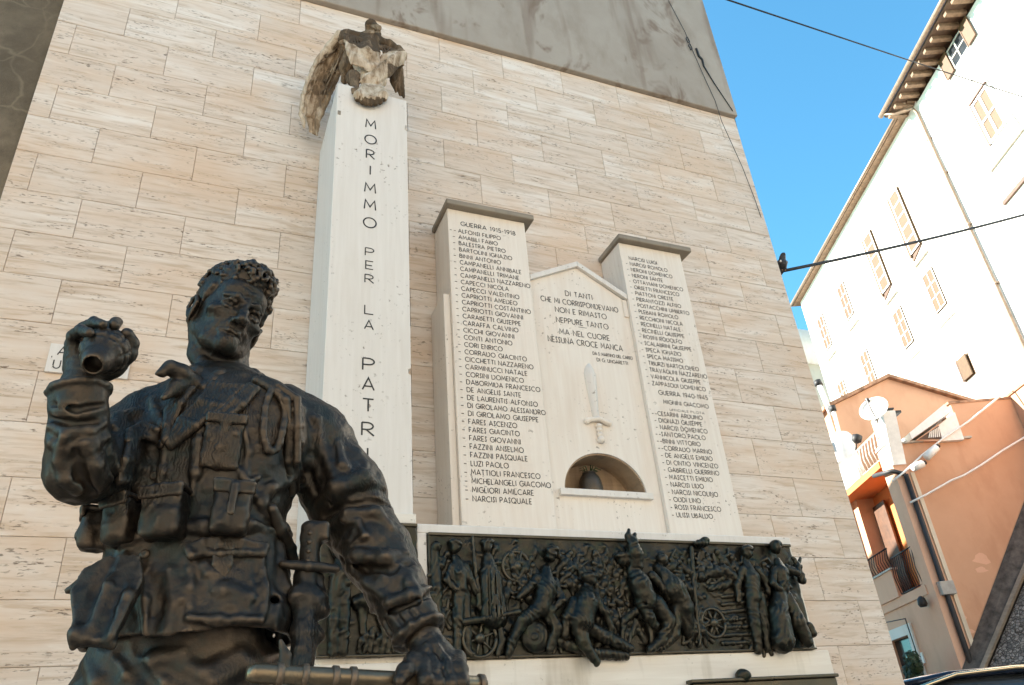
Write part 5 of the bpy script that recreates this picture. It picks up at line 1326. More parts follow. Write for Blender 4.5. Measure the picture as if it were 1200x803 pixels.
    for i in range(7):
        u = (i-3)/3; x0 = 455+u*34; x1 = 447+u*74; y1 = 530-abs(u)**2*28
        c.path([Zq(x0, 405, 4.31), Zq((x0+x1)/2, 450, 4.22), Zq(x1, y1-22, 4.165), Zq(x1, y1, 4.165)], [.020, .026, .032, .022], .004)
    c.path([Zq(420, 395, 4.30), Zq(460, 400, 4.28), Zq(505, 405, 4.30)], [.05, .06, .045], .03)
    c.lumps(.003, .03, 10)
    o = c.build('tail', M['eagle'], t)
    lime(o, lambda q: .66 if (to_px(q)[1]-10)*4.725 < 496+NZ(to_px(q), 6) else .34)
    # thigh and talons gripping the edge
    c = Clay((.60, 4.05, 4.40+EYE), (1.0, 4.60, 5.0+EYE), .006)
    c.path([Zq(352, 330, 4.38), Zq(350, 390, 4.33), Zq(362, 440, 4.26)], [.050, .055, .024], .02)
    for i in range(3): c.path([Zq(362, 436, 4.27), Zq(348+i*14, 452, 4.20), Zq(346+i*14, 470, 4.185)], [.02, .016, .008], .006)
    c.lumps(.004, .02, 12); o = c.build('talon', M['eagle'], t); lime(o, lambda q: .40)
build_eagle()

# ------------------------------------------------------------------ white palace across the side street
WD = 15.0
def wpanel(m, s0, s1, z0, z1, d0, d1): m.wbox(s0, s1, d0, d1, z0, z1)
def frame_axes(): return Vector(SV), Vector(DV), Vector((0, 0, 1))
def shutter_leaf(par, name, s0, s1, z0, z1, d, mat, rows=3, cols=1, tilt=0.0, bars=M['white_p']):
    """a closed leaf: panels between pale rails"""
    m = MB(); m.wbox(s0, s1, d-.03, d, z0, z1); o = m.build(name, mat, par)
    m = MB(); t = .032
    for i in range(cols+1):
        s = s0+(s1-s0-t)*i/cols; m.wbox(s, s+t, d-.045, d-.0305, z0, z1)
    for j in range(rows+1):
        z = z0+(z1-z0-t)*j/rows
        for i in range(cols):
            sa = s0+(s1-s0-t)*i/cols+t+.001; sb = s0+(s1-s0-t)*(i+1)/cols-.001
            m.wbox(sa, sb, d-.044, d-.0305, z, z+t)
    m.build('shutter_rails', bars, o); return o
def build_white():
    t = thing('white_palace', 'tall white rendered building with ochre shutters and a curved eave line against the sky', 'building', W(24, WD, 0))
    Z = EYE
    m = MB(); m.wbox(19.22, 32.1, WD, WD+9, -.5, 19.08+Z); m.build('wall', M['whiter'], t)
    m = MB(); m.wbox(9.0, 19.215, WD-.02, WD+9, -.5, 18.95+Z); m.build('tall_wing_wall', M['whiter'], t)
    # eaves
    m = MB(); m.wbox(19.22, 32.45, WD-.28, WD+9.2, 19.0805+Z, 19.19+Z); ev = m.build('eave', M['eaves'], t)
    m = MB(); m.tube([W(19.3, WD-.33, 19.16+Z), W(32.5, WD-.33, 19.16+Z)], .07, 8); m.build('eave_gutter', M['gutter'], t)
    m = MB(); m.prism([W(19.3, WD-.28, 19.19+Z), W(19.3, WD+4.4, 20.9+Z), W(19.3, WD+9.2, 19.19+Z)], Vector(SV)*13.2); m.build('roof', M['tile'], t)
    m = MB(); m.wbox(8.9, 20.0, WD-.72, WD+9.2, 19.16+Z, 19.26+Z); m.build('tall_wing_eave', M['rafter'], t)
    for i in range(24):
        s = 9.2+i*.46; m = MB(); m.wbox(s, s+.15, WD-.66, WD-.021, 19.02+Z, 19.158+Z); m.build('rafter', M['eaves'], t)
    m = MB(); m.tube([W(8.9, WD-.80, 19.30+Z), W(20.08, WD-.80, 19.30+Z)], .085, 8); m.build('tall_wing_gutter', M['gutter'], t)
    m = MB(); m.prism([W(8.9, WD-.72, 19.262+Z), W(8.9, WD+4.2, 21.2+Z), W(8.9, WD+9.2, 19.262+Z)], Vector(SV)*11.1); m.build('tall_wing_roof', M['tile'], t)
    m = MB(); m.tube([W(19.9, WD-.78, 19.26+Z), W(19.7, WD-.55, 19.0+Z), W(19.3, WD-.16, 18.85+Z), W(19.28, WD-.09, 18.6+Z), W(19.32, WD-.09, 12+Z), W(19.36, WD-.09, 3)], .055, 8); m.build('downpipe', M['gutter'], t)
    for z in (17.4, 15.9, 13.8, 11.6):
        m = MB(); m.wbox(19.24, 19.42, WD-.13, WD-.001, z+Z, z+.05+Z); m.build('pipe_clip', M['gutter'], t)
    # windows of the long wing
    for s, hi in ((21.84, 1), (24.36, 1), (27.62, 0), (30.27, 0)):
        z0, z1 = (14.99, 17.55) if hi else (15.74, 17.32)
        w = MB(); w.wbox(s-.02, s+.70, WD-.012, WD-.0005, z0-.02+Z, z1+.02+Z); win = w.build('window', M['wood_w'], t)
        if hi:     # leaf pushed open at the foot
            ax, an, az_ = frame_axes(); piv = W(s+.35, WD-.05, z1+Z); q = 0.0
            dwn = (-az_*math.cos(q)-an*math.sin(q)).normalized(); nn = ax.cross(dwn).normalized(); nn = nn if nn.dot(an) < 0 else -nn
            L_ = z1-z0
            m = MB(); m.obox(piv+dwn*(L_/2), .33, .03, L_/2, ax, nn, dwn); lf = m.build('shutter', M['wood_b' if 0 else 'wood_w'], win)
            m = MB()
            for e in (-1, 1): m.obox(piv+dwn*(L_/2)+ax*e*.30+nn*.036, .03, .006, L_/2, ax, nn, dwn)
            for j in range(6): m.obox(piv+dwn*(.03+(L_-.06)*j/5)+nn*.036, .268, .006, .03, ax, nn, dwn)
            m.build('shutter_rails', M['white_p'], win)
            m = MB(); m.wbox(s+.69, s+.79, WD-.10, WD-.013, z0-.08+Z, z1+Z); m.build('shutter_edge', M['wood_y'], win)
            m = MB(); m.prism([W(s+.0, WD-.013, z0-.02+Z), W(s+.78, WD-.013, z0-.02+Z), W(s+.78, WD-.013, z0-.24+Z)], Vector(DV)*-.03); m.build('shutter_foot_shade', M['wood_b'], win)  # dark wedge drawn as the shade under the shutter foot
        else: shutter_leaf(win, 'shutter', s, s+.68, z0+Z, z1+Z, WD-.013, M['wood_y'], 3, 2)
        m = MB(); m.wbox(s-.15, s+.83, WD-.09, WD-.0005, z0-.46+Z, z0-.40+Z); m.build('window_sill', M['stone_trim'], t)
    for s in (21.83, 24.34, 27.62, 30.33):
        w = MB(); w.wbox(s-.02, s+.70, WD-.012, WD-.0005, 12.50+Z, 14.02+Z); win = w.build('window', M['wood_w'], t)
        shutter_leaf(win, 'shutter', s, s+.68, 12.53+Z, 14.0+Z, WD-.013, M['wood_w'], 3, 2)
        m = MB(); m.wbox(s-.15, s+.83, WD-.08, WD-.0005, 12.05+Z, 12.10+Z); m.build('window_sill', M['whiter'], t)
    w = MB(); w.wbox(21.85, 22.52, WD-.012, WD-.0005, 9.93+Z, 10.68+Z); win = w.build('window', M['wood_w'], t)
    m = MB(); m.wbox(21.9, 22.42, WD-.10, WD-.06, 9.95+Z, 10.66+Z); m.build('shutter', M['wood_w'], win)
    m = MB(); m.wbox(22.43, 22.50, WD-.10, WD-.013, 9.93+Z, 10.68+Z); m.build('shutter_edge', M['wood_b'], win)
    # tall wing: attic window with open leaves, big window, the head of one below
    w = MB(); w.wbox(16.16, 17.02, WD-.034, WD-.021, 18.14+Z, 18.90+Z); win = w.build('window', M['glass'], t)
    m = MB()
    for s in (16.16, 16.57, 16.97): m.wbox(s, s+.05, WD-.05, WD-.0345, 18.14+Z, 18.90+Z)
    for z in (18.14, 18.5, 18.86): m.wbox(16.215, 16.565, WD-.05, WD-.0345, z+Z, z+.04+Z); m.wbox(16.625, 16.965, WD-.05, WD-.0345, z+Z, z+.04+Z)
    m.build('window_frame', M['stone_trim'], win)
    for s0, s1 in ((17.03, 17.46), (15.70, 16.15)): shutter_leaf(win, 'shutter', s0, s1, 18.10+Z, 18.93+Z, WD-.06, M['wood_y'], 1, 1, bars=M['wood_y'])
    w = MB(); w.wbox(16.27, 17.13, WD-.034, WD-.021, 15.08+Z, 16.64+Z); win = w.build('window', M['wood_w'], t)
    m = MB()
    for s in (16.27, 16.66, 17.04): m.wbox(s, s+.09, WD-.06, WD-.0345, 15.08+Z, 16.64+Z)
    for z in (15.08, 15.8, 16.56): m.wbox(16.365, 16.655, WD-.06, WD-.0345, z+Z, z+.07+Z); m.wbox(16.755, 17.035, WD-.06, WD-.0345, z+Z, z+.07+Z)
    m.build('window_frame', M['white_p'], win)
    m = MB(); m.wbox(17.135, 17.19, WD-.07, WD-.0205, 15.06+Z, 16.66+Z); m.build('window_jamb', M['wood_b'], win)
    m = MB(); m.wbox(16.24, 17.16, WD-.09, WD-.0205, 16.665+Z, 16.72+Z); m.build('window_head', M['wood_b'], win)
    m = MB(); m.wbox(15.9, 17.6, WD-.10, WD-.0205, 14.42+Z, 14.48+Z); m.build('string_course', M['stone_trim'], t)
    m = MB(); m.tube([W(16.25, WD-.06, 17.2+Z), W(17.7, WD-.06, 17.25+Z)], .02, 6); m.tube([W(16.25, WD-.06, 17.2+Z), W(15.9, WD-.06, 14.6+Z)], .02, 6); m.build('surface_conduit', M['grey_p'], t)
    m = MB(); m.wbox(16.4, 17.7, WD-.09, WD-.0205, 13.25+Z, 13.36+Z); m.build('window_hood', M['wood_b'], t)
    for s, z in ((15.2, 17.0), (18.35, 17.2), (18.9, 14.5)):
        m = MB(); m.tube([W(s, WD-.03, z+Z), W(s-.1, WD-.03, z-.22+Z), W(s-.4, WD-.04, z-.5+Z)], .014, 5); m.build('wall_cable', M['cable'], t)
build_white()

# rounded cream house seen behind the palace corner
def build_cream():
    t = thing('cream_house', 'narrow cream rounded house behind the far corner of the white palace', 'house', W(36, 14.3, 0))
    m = MB(); m.lathe(W(36, 14.9, 0), [(2.0, -.5), (2.0, 18.3)], 28); m.build('wall', M['creamr'], t)
    m = MB(); m.lathe(W(36, 14.9, 0), [(2.14, 18.305), (2.14, 20.2), (2.0, 20.3), (1.2, 20.6)], 28); m.build('parapet', M['whiter'], t)
build_cream()

# ------------------------------------------------------------------ orange house
def build_orange():
    S0, D0, Z = 17.0, 8.9, EYE
    t = thing('orange_house', 'orange rendered house with balconies, a dormer and a gable beyond the memorial', 'house', W(18, 10, 0))
    z_led = 6.06+Z; z_cop = 6.97+Z
    OR = M['orange']
    # wall to the street, its higher right part, the return and the further wall
    m = MB(); m.prism([W(S0, D0+.30, -.5), W(S0, 12.23, -.5), W(S0, 12.23, z_cop), W(S0, 10.745, z_cop), W(S0, 10.745, z_led), W(S0, D0+.30, z_led)], Vector(SV)*.35); m.build('street_wall', OR, t)
    m = MB(); m.wbox(S0-.02, S0+.6, 10.70, 12.30, z_cop+.001, z_cop+.06); m.build('coping', M['tile'], t)
    m = MB(); m.wbox(S0-.08, S0+.5, D0-.05, 10.90, z_led+.001, z_led+.045); m.build('ledge', M['stone_trim'], t)
    m = MB(); m.wbox(13.2, S0+.35, 12.235, 16, -.5, 7.05+Z); m.build('return_wall', OR, t)
    m = MB(); m.wbox(13.1, S0+.4, 12.2, 16.1, 7.051+Z, 7.11+Z); m.build('return_coping', M['tile'], t)
    # corner pilaster, pale
    m = MB(); m.wbox(S0-.012, S0+.50, D0-.012, D0+.298, -.5, z_led); m.build('corner_pilaster', M['pinkr'], t)
    # gable house standing behind the terrace
    m = MB(); m.prism([W(20, 9.2, 4), W(20, 14.5, 4), W(20, 14.5, 7.55+Z), W(20, 11.15, 9.12+Z), W(20, 9.2, 8.36+Z)], Vector(SV)*5.5); m.build('gable_wall', OR, t)
    for (da, za), (db, zb) in (((9.05, 8.31), (11.15, 9.13)), ((11.15, 9.13), (14.6, 7.52))):
        m = MB(); m.prism([W(19.86, da, za+Z), W(19.86, db, zb+Z), W(19.86, db, zb+.10+Z), W(19.86, da, za+.10+Z)], Vector(SV)*5.8); m.build('gable_roof', M['tile'], t)
    m = MB(); m.prism([W(S0+.36, D0+.3, z_led), W(S0+.36, 12.2, z_led), W(S0+.36, 12.2, z_led+.03), W(S0+.36, D0+.3, z_led+.03)], Vector(SV)*2.6); m.build('terrace_deck', M['kerb'], t)
    # dormer: sunlit white box with a louvred window and a sloping lid
    P = lambda x, y, s=S0-.12: W(s, *onS(x, y, s))
    m = MB(); m.prism([P(1102, 517), P(1099, 499), P(1119, 483), P(1130, 515)], Vector(SV)*1.3); dm = m.build('dormer', M['white_p'], t)
    m = MB(); m.prism([P(1073, 516), P(1100, 497), P(1102, 517)], Vector(SV)*1.2); m.build('dormer_face', M['pinkr'], dm)
    m = MB(); m.prism([P(1068.5, 514.5, S0-.30), P(1066, 507, S0-.30), P(1106, 474, S0-.30), P(1117, 481, S0-.30)], Vector(SV)*1.5); m.build('dormer_roof', M['white_p'], dm)
    m = MB(); m.prism([P(1076, 515.2, S0-.135), P(1100, 499, S0-.135), P(1104, 514.5, S0-.135)], Vector(SV)*.010); wd = m.build('louvre_window', M['wood_b'], dm)
    m = MB()
    for i in range(6): m.prism([P(1088+i*2.5, 513-0.2*i, S0-.15), P(1089.4+i*2.5, 513-0.2*i, S0-.15), P(1091+i*1.9, 506-1.1*i, S0-.15), P(1089.6+i*1.9, 506-1.1*i, S0-.15)], Vector(SV)*.012)
    m.build('louvre_slats', M['whiter'], wd)
    # chimney with dish bracket
    ch = MB(); ch.prism([W(s, D0-.02, z) for s, z in [onD(1038, 548, D0-.02), onD(1027, 527, D0-.02), onD(1033, 518, D0-.02), onD(1025, 484, D0-.02), onD(1034, 482, D0-.02), onD(1047, 545, D0-.02)]], Vector(DV)*.30); ch.build('chimney', M['white_p'], t)
    # left face: lower wall, loggia, terrace
    sl, sh = 3.0+Z-.05, 5.70+Z
    m = MB(); m.wbox(S0+.501, 18.73, D0, D0+.3, -.5, sl-.2); m.wbox(18.731, 19.87, D0, D0+.3, 2.14+Z, sl-.2); m.wbox(19.871, 25, D0, D0+.3, -.5, sl-.2); m.build('lower_wall', M['pinkr'], t)
    m = MB(); m.wbox(S0+.30, 25, D0-.03, D0+1.6, sl-.199, sl); m.build('balcony_slab', M['pinkr'], t)
    m = MB(); m.wbox(18.55, 25, D0-.06, D0+.06, sl+.0005, 3.56+Z); m.build('balcony_parapet', M['pinkr'], t)
    m = MB(); m.wbox(18.5, 25, D0-.09, D0+.09, 3.561+Z, 3.60+Z); m.build('parapet_coping', M['stone_trim'], t)
    m = MB(); m.wbox(S0+.36, 25, D0+.75, D0+1.0, sl+.001, sh); m.build('loggia_wall', M['orange_in'], t)
    m = MB(); m.wbox(S0+.351, S0+.50, D0+.31, D0+.749, sl+.001, sh); m.build('loggia_side_wall', M['orange_in'], t)
    m = MB(); m.wbox(20.4, 22, D0, D0+.3, 3.62+Z, sh); m.build('loggia_pier', M['whiter'], t)
    m = MB(); m.wbox(S0+.51, 25, D0-.05, D0+1.8, sh+.001, sh+.16); m.build('terrace_slab', M['orange_in'], t)
    m = MB(); m.wbox(18.62, 25, D0-.06, D0+.10, sh+.161, 6.44+Z); m.build('terrace_parapet', M['white_p'], t)
    D1 = D0+.75-.02
    d0_, d1_ = onD(1012, 606, D1), onD(1028, 597, D1); sA, sB = d0_[0], d1_[0]; zt = (d0_[1]+d1_[1])/2; sC = onD(1041, 592, D1)[0]
    m = MB(); m.wbox(sB, sA+.6, D1-.03, D1+.019, sl+.01, zt); do = m.build('balcony_door', M['glass'], t)
    m = MB(); m.wbox(sC, sB+.02, D1-.10, D1-.05, sl+.05, zt+.02); m.build('door_shutter', M['wood_b'], do)
    # railings
    def rail(s0, s1, d, z0, z1, mat, n, name, ends=True):
        m = MB(); m.tube([W(s0, d, z1), W(s1, d, z1)], .018, 6); m.tube([W(s0, d, z0), W(s1, d, z0)], .014, 6)
        for i in range(n+1):
            s = s0+(s1-s0)*i/n; m.tube([W(s, d, z0), W(s, d, z0+(z1-z0)*.45)+Vector(DV)*-.05, W(s, d, z1)], .010, 5)
        return m.build(name, mat, t)
    rail(18.55, 22, D0, 3.63+Z, 4.06+Z, M['dark_metal'], 26, 'balcony_railing')
    rail(17.40, 18.50, D0, sl+.04, 3.80+Z, M['dark_metal'], 11, 'balcony_railing')
    rail(17.30, 18.58, D0+.02, sh+.2, 6.52+Z, M['white_p'], 7, 'terrace_railing')
    # door below
    m = MB(); m.wbox(18.735, 19.865, D0+.12, D0+.18, -.5, 2.135+Z); dr = m.build('front_door', M['glass'], t)
    m = MB(); m.wbox(18.50, 18.729, D0-.05, D0-.001, -.5, 2.14+Z); m.wbox(19.872, 20.1, D0-.05, D0-.001, -.5, 2.14+Z); m.wbox(18.50, 20.1, D0-.05, D0-.001, 2.141+Z, 2.36+Z); m.build('door_surround', M['whiter'], t)
    m = MB(); m.tube([W(18.45, D0-.10, 1.2+Z), W(18.45, D0-.12, 2.45+Z), W(19.9, D0-.35, 2.55+Z)], .014, 5); m.build('awning_frame', M['dark_metal'], t)
    m = MB(); m.wbox(18.38, 18.48, D0-.03, D0-.001, 1.50+Z, 1.72+Z); m.build('door_bell_plate', M['white_p'], t)
    m = MB(); m.lathe(W(17.42, D0-.14, 2.52+Z), [(.07, 0), (.10, .05), (.08, .17), (.03, .22)], 12); m.build('porch_lamp', M['dark_metal'], t)
    # downpipe at the corner
    m = MB(); m.tube([W(S0-.08, D0+.18, z_led-.75), W(S0-.08, D0+.18, -.3)], .056, 10); m.build('downpipe', M['cable'], t)
    m = MB(); m.tube([W(S0-.08, D0+.18, z_led-.75), W(S0+.0, D0-.05, z_led-.62), W(S0+.8, D0-.12, z_led-.45)], .05, 8); m.build('pipe_elbow', M['cable'], t)
    m = MB(); m.wbox(S0-.03, S0-.001, D0+.33, D0+.42, 0, z_led-.7); m.build('pale_conduit', M['creamr'], t)
    # meter box
    a = onS(1099, 682, S0-.1); b = onS(1111, 697, S0-.1)
    m = MB(); m.wbox(S0-.16, S0-.001, a[0], a[0]+.30, b[1], a[1]); m.build('meter_box', M['grey_p'], t, bevel=.01)
    # fallen plaster patches
    for (x, y, w_, h_) in ((1151, 656, .22, .14), (1150, 668, .16, .10), (1138, 740, .1, .05), (1130, 724, .07, .05)):
        d_, z_ = onS(x, y, S0); r_ = random.Random(x)
        pts = [W(S0-.004, d_+w_*math.cos(q)*r_.uniform(.5, 1.1), z_+h_*math.sin(q)*r_.uniform(.5, 1.1)) for q in np.linspace(0, 6.0, 12)]
        m = MB(); m.add(pts, [tuple(range(12))]); m.build('bare_plaster_patch', M['pinkr'], t)
    return t
build_orange()

# satellite dish, antenna post, boiler, terrace chair-like bench
def on_pt(x, y, d): s, z = onD(x, y, d); return W(s, d, z)
dt = thing('satellite_dish', 'round white satellite dish on the orange house chimney', 'satellite dish', on_pt(1030, 500, 8.9))
cen = on_pt(1024, 479, 8.75); ax = (Vector(SV)*-.62+Vector(DV)*-.55+Vector((0, 0, .35))).normalized()
m = MB(); m.lathe(cen, [(.02, -.08), (.13, -.07), (.23, -.04), (.33, .015), (.34, .015), (.23, -.03), (.13, -.06), (.02, -.07)], 28, ax); m.build('reflector', M['white_p'], dt)
m = MB(); m.tube([cen-Vector((0, 0, .36)), cen+ax*.25-Vector((0, 0, .2)), cen+ax*.40], .018, 6); m.build('feed_arm', M['grey_p'], dt)
m = MB(); m.lathe(cen+ax*.38, [(.03, 0), (.05, .02), (.05, .10), (.03, .12)], 10, -ax); m.build('receiver', M['dark_metal'], dt)
m = MB(); m.tube([on_pt(1030, 500, 8.92), cen-ax*.08], .03, 6); m.build('bracket', M['grey_p'], dt)
cl = thing('chimney_cowl', 'small grey block chimney cap beside the satellite dish', 'chimney cap', on_pt(1040, 492, 9.2))
a = on_pt(1040, 545, 9.22); b = on_pt(1041, 489, 9.22)
m = MB(); m.obox((a+b)/2, .17, .16, (b-a).length/2, SV, DV, (0, 0, 1)); m.build('stack', M['creamr'], cl)
m = MB(); m.obox(b+Vector((0, 0, .03)), .24, .22, .028, SV, DV, (0, 0, 1)); m.obox(b+Vector((0, 0, .17)), .12, .14, .018, SV, DV, (0, 0, 1)); m.build('cap', M['dark_metal'], cl)
bo = thing('water_boiler', 'white upright water boiler on the terrace of the orange house', 'boiler', on_pt(985, 545, 9.1))
p0 = on_pt(992, 545, 9.1); p1 = on_pt(987, 517, 9.1)
m = MB(); m.lathe(p0, [(.33, 0), (.36, .05), (.36, .75), (.30, .85), (.1, .88)], 20); m.build('tank', M['white_p'], bo)
m = MB(); m.obox(p0+Vector(SV)*-.15+Vector(DV)*-.34+Vector((0, 0, .48)), .07, .02, .13, SV, DV, (0, 0, 1)); m.build('control_panel', M['grey_p'], bo)
for nm, lab, (xa, ya), (xb, yb) in (('antenna_post', 'thin white post with a dark cap on the terrace left of the gable', (985, 513), (977, 482)), ('vent_pipe', 'white vent pipe rising past the travertine corner', (974, 486), (960, 452))):
    q0 = on_pt(xa, ya, 9.1); q1 = on_pt(xb, yb, 9.1); tt = thing(nm, lab, 'pipe', q0)
    m = MB(); m.tube([q0, q1], .07 if nm == 'vent_pipe' else .05, 8); m.build('shaft', M['white_p'], tt)
    m = MB(); m.tube([q1, q1+(q1-q0).normalized()*.16], .11 if nm == 'vent_pipe' else .08, 8); m.build('cap', M['dark_metal'], tt)
fl = on_pt(1004, 515, 9.0); tt = thing('flood_lamp', 'small dark flood lamp on the terrace beside the boiler', 'lamp', fl)
m = MB(); m.lathe(fl, [(.05, -.10), (.12, -.04), (.12, .10), (.06, .13)], 12, (.3, -.3, .9)); m.build('housing', M['dark_metal'], tt)
m = MB(); m.tube([fl, on_pt(1003, 528, 9.0)], .02, 6); m.build('stem', M['dark_metal'], tt)

# topiary by the door
tp = W(18.55, 8.35, 0); tz = ground_z(tp.x, tp.y); pl = thing('topiary_plant', 'dark pompon topiary plant beside the front door', 'plant', (tp.x, tp.y, tz))
m = MB(); m.lathe((tp.x, tp.y, tz), [(.16, 0), (.22, .32), (.24, .36), (.2, .36)], 14); m.build('pot', M['tile'], pl)
m = MB(); m.tube([(tp.x, tp.y, tz+.3), (tp.x, tp.y, 3.25)], .02, 6); m.build('stem', M['wood_b'], pl)
r_ = random.Random(4)
for (x, y, rr) in ((1068.5, 772, .17), (1073, 781, .16), (1072, 793, .18), (1079, 799, .15), (1066, 786, .15)):
    s_, z_ = onD(x, y, 8.35); c = W(s_, 8.35, z_); m = MB()
    for i in range(260):
        d = Vector((r_.gauss(0, 1), r_.gauss(0, 1), r_.gauss(0, 1))).normalized(); p = c+d*rr*r_.uniform(.75, 1.05); u = d.orthogonal().normalized(); v = d.cross(u); a = r_.uniform(0, 6.28)
        e1 = (u*math.cos(a)+v*math.sin(a)+d*r_.uniform(-.4, .4)).normalized()*.045; e2 = d.cross(e1).normalized()*.02
        m.add([p-e1, p+e2, p+e1, p-e2], [(0, 1, 2, 3)])
    m.build('leaf_ball', M['plant'], pl)

# neighbouring tiled roof at the right
rt = thing('tiled_lean_to', 'low tiled roof over a whitewashed wall right of the orange coping', 'roof', W(18.5, 13, 0))
m = MB(); m.wbox(18.0, 22, 12.4, 14.9, -.3, 7.0+EYE); m.build('wall', M['whiter'], rt)
for i in range(12):
    m = MB(); d = 12.35+i*.21; m.tube([W(17.9, d, 7.05+EYE), W(20.5, d, 8.0+EYE)], .12, 8); m.build('roof_tile_row', M['tile'], rt)

# ------------------------------------------------------------------ cobbled embankment with its dark kerb
def build_ramp():
    S0 = 17.0; t = thing('cobbled_ramp', 'steep cobbled embankment with a dark stone kerb against the orange wall', 'ramp', W(16, 11, 0))
    s1, s2 = S0-.02, S0-.32
    A0, A1 = onS(1117, 812, s1), onS(1206, 572, s1); B0, B1 = onS(1141, 806, s2), onS(1206, 652, s2)
    m = MB(); q = [W(s1, *A0), W(s1, *A1), W(s2, *B1), W(s2, *B0)]; nrm = (q[1]-q[0]).cross(q[3]-q[0]).normalized(); nrm = nrm if nrm.z > 0 else -nrm
    m.prism(q, -nrm*.5); m.build('kerb', M['kerb'], t)
    m = MB(); e = (q[2]-q[3]).normalized(); b = (q[3]-q[0]); b = (b-e*b.dot(e)).normalized()
    m.prism([q[3]+nrm*.0, q[2]+nrm*.0, q[2]+b*.09+nrm*.0, q[3]+b*.09+nrm*.0], nrm*.07); m.build('kerb_lip', M['cap_st'], t)
    m = MB(); far = b*5.0
    m.prism([q[3]+b*.091-nrm*.05-e*1.5, q[2]+b*.091-nrm*.05+e*3, q[2]+b*.091-nrm*.05+e*3+far, q[3]+b*.091-nrm*.05-e*1.5+far], -nrm*.6); m.build('cobble_slope', M['cobble'], t)
build_ramp()

# ------------------------------------------------------------------ parked car, only its roof in view
def build_car():
    L = W(0, 0, 0); az = rad(106); f = Vector((math.sin(az), math.cos(az), 0)); r = Vector((f.y, -f.x, 0)); u = Vector((0, 0, 1))
    d = ray(1182, 777); p = np.array(d)*(9.0/math.hypot(d[0], d[1])); top = Vector((p[0], p[1], p[2]+EYE))
    zb = top.z-1.50; o = Vector((top.x, top.y, zb))+r*(-.75)+f*.35
    t = thing('parked_car', 'dark blue parked car with a pale trim line along its roof edge', 'car', o)
    P = lambda x, y, z: o+f*x+r*y+u*z
    def shell(secs):  # sections along the length: (x, half width, z0, z1)
        m = MB(); vs_, fs = [], []; n = 12
        for x, hw, z0, z1 in secs:
            for k in range(n):
                a = 2*math.pi*(k+.5)/n; cx_ = math.copysign(abs(math.cos(a))**.45, math.cos(a)); cz_ = math.copysign(abs(math.sin(a))**.45, math.sin(a))
                vs_.append(P(x, hw*cx_, (z0+z1)/2+(z1-z0)/2*cz_))
        for i in range(len(secs)-1):
            for k in range(n): fs.append((i*n+k, i*n+(k+1) % n, (i+1)*n+(k+1) % n, (i+1)*n+k))
        fs += [tuple(range(n)), tuple(range((len(secs)-1)*n, len(secs)*n))]; m.add(vs_, fs, True); return m
    shell([(-2.05, .70, .35, .80), (-1.9, .82, .25, .92), (-.9, .86, .22, .98), (.9, .86, .22, .96), (1.8, .80, .25, .86), (2.05, .66, .35, .72)]).build('body', M['car'], t)
    shell([(-1.75, .60, .90, 1.02), (-1.35, .68, .90, 1.34), (-.9, .72, .90, 1.455), (.25, .72, .90, 1.455), (.75, .70, .90, 1.25), (1.25, .64, .90, .98)]).build('greenhouse', M['glass'], t)
    shell([(-1.38, .64, 1.35, 1.42), (-.9, .70, 1.40, 1.49), (.20, .70, 1.41, 1.50), (.42, .64, 1.36, 1.42)]).build('roof', M['car'], t)
    for sy in (-1, 1):
        m = MB(); m.tube([P(-1.65, sy*.66, 1.06), P(-1.35, sy*.71, 1.34), P(-.9, sy*.735, 1.44), (P(-.3, sy*.74, 1.462)), P(.25, sy*.735, 1.445), P(.75, sy*.70, 1.24), P(1.25, sy*.66, .98)], .018, 8); m.build('roof_trim', M['chrome'], t)
    for sx in (-1.25, 1.25):
        for sy in (-1, 1):
            m = MB(); m.lathe(P(sx, sy*.70-.1*sy, .31), [(.18, -.0), (.31, .01), (.31, .19), (.18, .2)], 20, r*sy); w = m.build('wheel', M['rubber'], t)
            m = MB(); m.lathe(P(sx, sy*.78, .31), [(.19, 0), (.17, .03), (.05, .035)], 16, r*sy); m.build('rim', M['grey_p'], w)
    for sy in (-1, 1):
        m = MB(); m.lathe(P(2.0, sy*.5, .62), [(.10, 0), (.10, .03), (.05, .05)], 12, f); m.build('headlight', M['white_p'], t)
build_car()

# ------------------------------------------------------------------ wires across the street, pigeon
def span(name, label, pts, r, mat, sag=0.0):
    P = [Vector(p) for p in pts]
    if len(P) == 2:
        P = [P[0].lerp(P[1], q)-Vector((0, 0, sag*4*q*(1-q))) for q in np.linspace(0, 1, 14)]
    m = MB(); m.tube(P, r, 6); return tag(m.build(name, mat), label, 'wire')
def at_dist(x, y, r):
    d = ray(x, y); return Vector((d[0]*r/math.hypot(d[0], d[1]), d[1]*r/math.hypot(d[0], d[1]), d[2]*r/math.hypot(d[0], d[1])+EYE))
wire0 = Vector(U(911, 319, 5.3)); wire1 = Vector(at_dist(1290, 226, 13))
span('street_wire', 'twisted black wire with the pigeon on it, from the stone corner towards the palace', [wire0, wire1], .018, M['cable'], .06)
span('overhead_cable', 'thin dark cable high against the sky ending at the palace eave', [at_dist(835, -6, 8), at_dist(1078, 75, 15), at_dist(1215, 119, 17.0)], .014, M['cable'])
for nm, lab, pts in (('white_cable', 'thick white cable rising from the orange corner past two junction sleeves', [(1046, 564), (1060, 553), (1080, 534), (1104, 515), (1135, 494), (1165, 470), (1200, 440), (1230, 416)]), ('white_cable', 'lower white cable slung along the orange wall', [(1067, 589), (1085, 580), (1115, 563), (1130, 557), (1150, 545), (1175, 528), (1200, 513), (1225, 497)])):
    P = [W(16.82, *onS(x, y, 16.82)) for x, y in pts]; m = MB(); m.tube(P, .023, 8); tag(m.build(nm, M['cable_w']), lab, 'cable', 'white cables along the orange wall')
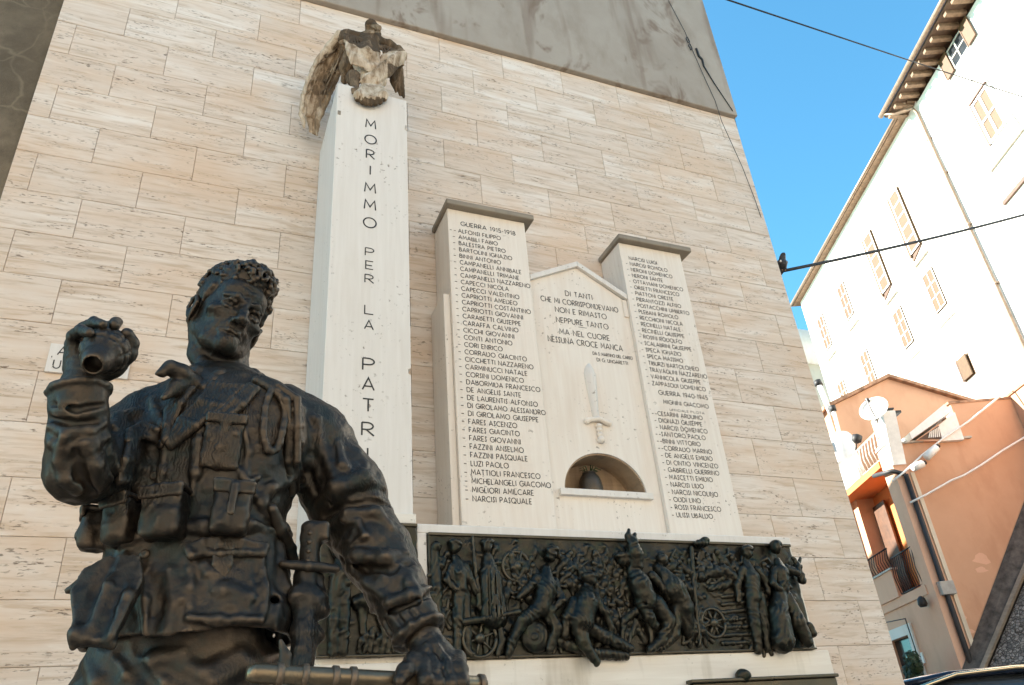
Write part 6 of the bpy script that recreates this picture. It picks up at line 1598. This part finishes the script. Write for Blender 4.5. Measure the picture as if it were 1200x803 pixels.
for lab, (xa, ya), (xb, yb) in (('lower white junction sleeve on the upper white cable', (1069, 549), (1082, 543)), ('upper white junction sleeve on the upper white cable', (1085, 537), (1098, 524))):
    a = W(16.70, *onS(xa, ya, 16.70)); b = W(16.70, *onS(xb, yb, 16.70)); tt = thing('junction_sleeve', lab, 'cable joint', a, 'white junction sleeves')
    m = MB(); m.tube([a, a.lerp(b, .05), b.lerp(a, .05), b], [.05, .085, .085, .05], 10); m.build('sleeve', M['white_p'], tt)
    m = MB(); m.tube([b, b+(b-a).normalized()*.06], .05, 8); m.build('end_cap', M['dark_metal'], tt)
def build_pigeon():
    d = (wire1-wire0).normalized(); w = ray(917, 312); base = wire0+(wire1-wire0)*.012
    # foot of the bird on the wire
    best = min(np.linspace(0, .2, 200), key=lambda q: abs(600+FPX*((np.array(wire0+(wire1-wire0)*q)-np.array([0, 0, EYE]))@RGT)/((np.array(wire0+(wire1-wire0)*q)-np.array([0, 0, EYE]))@FWD)-917.5))
    b = np.array(wire0+(wire1-wire0)*best-Vector((0, 0, .06*4*best*(1-best)))); t = thing('pigeon', 'dark pigeon perched on the wire beside the stone corner', 'pigeon', b)
    s = np.array([math.cos(rad(20)), -math.sin(rad(20)), 0]); fw = np.array([-s[1], s[0], 0])*-1
    p = lambda x, y, z: b+s*x+fw*y+np.array([0, 0, z])
    c = Clay(b-.22, b+.26, .0045)
    c.add(ell(p(-.005, .0, .075), (.052, .085, .062)), 0); c.path([p(0, .03, .10), p(.012, .055, .145), p(.018, .062, .165)], [.045, .030, .027], .02)
    c.path([p(0, -.06, .06), p(-.004, -.15, .01)], [.035, .018], .02); c.add(ell(p(.02, .07, .170), (.024, .028, .024)), .008); c.path([p(.022, .095, .168), p(.024, .115, .160)], [.007, .003], .004)
    c.lumps(.002, .02, 2); c.build('body', M['pigeon'], t)
    for sx in (-1, 1):
        c = Clay(b-.22, b+.22, .0045); c.path([p(sx*.045, .03, .095), p(sx*.048, -.05, .075), p(sx*.030, -.13, .035)], [.022, .026, .008], .01); c.build('wing', M['pigeon'], t)
        m = MB(); m.tube([p(sx*.018, .0, .02), p(sx*.018, .005, -.004), p(sx*.018, .03, -.002)], .005, 6); m.build('leg', M['tile'], t)
    m = MB(); m.lathe(p(-.02, .055, .09), [(.02, 0), (.018, .012), (.008, .018)], 10, tuple(fw)); m.build('white_breast_patch', M['white_p'], t)
build_pigeon()
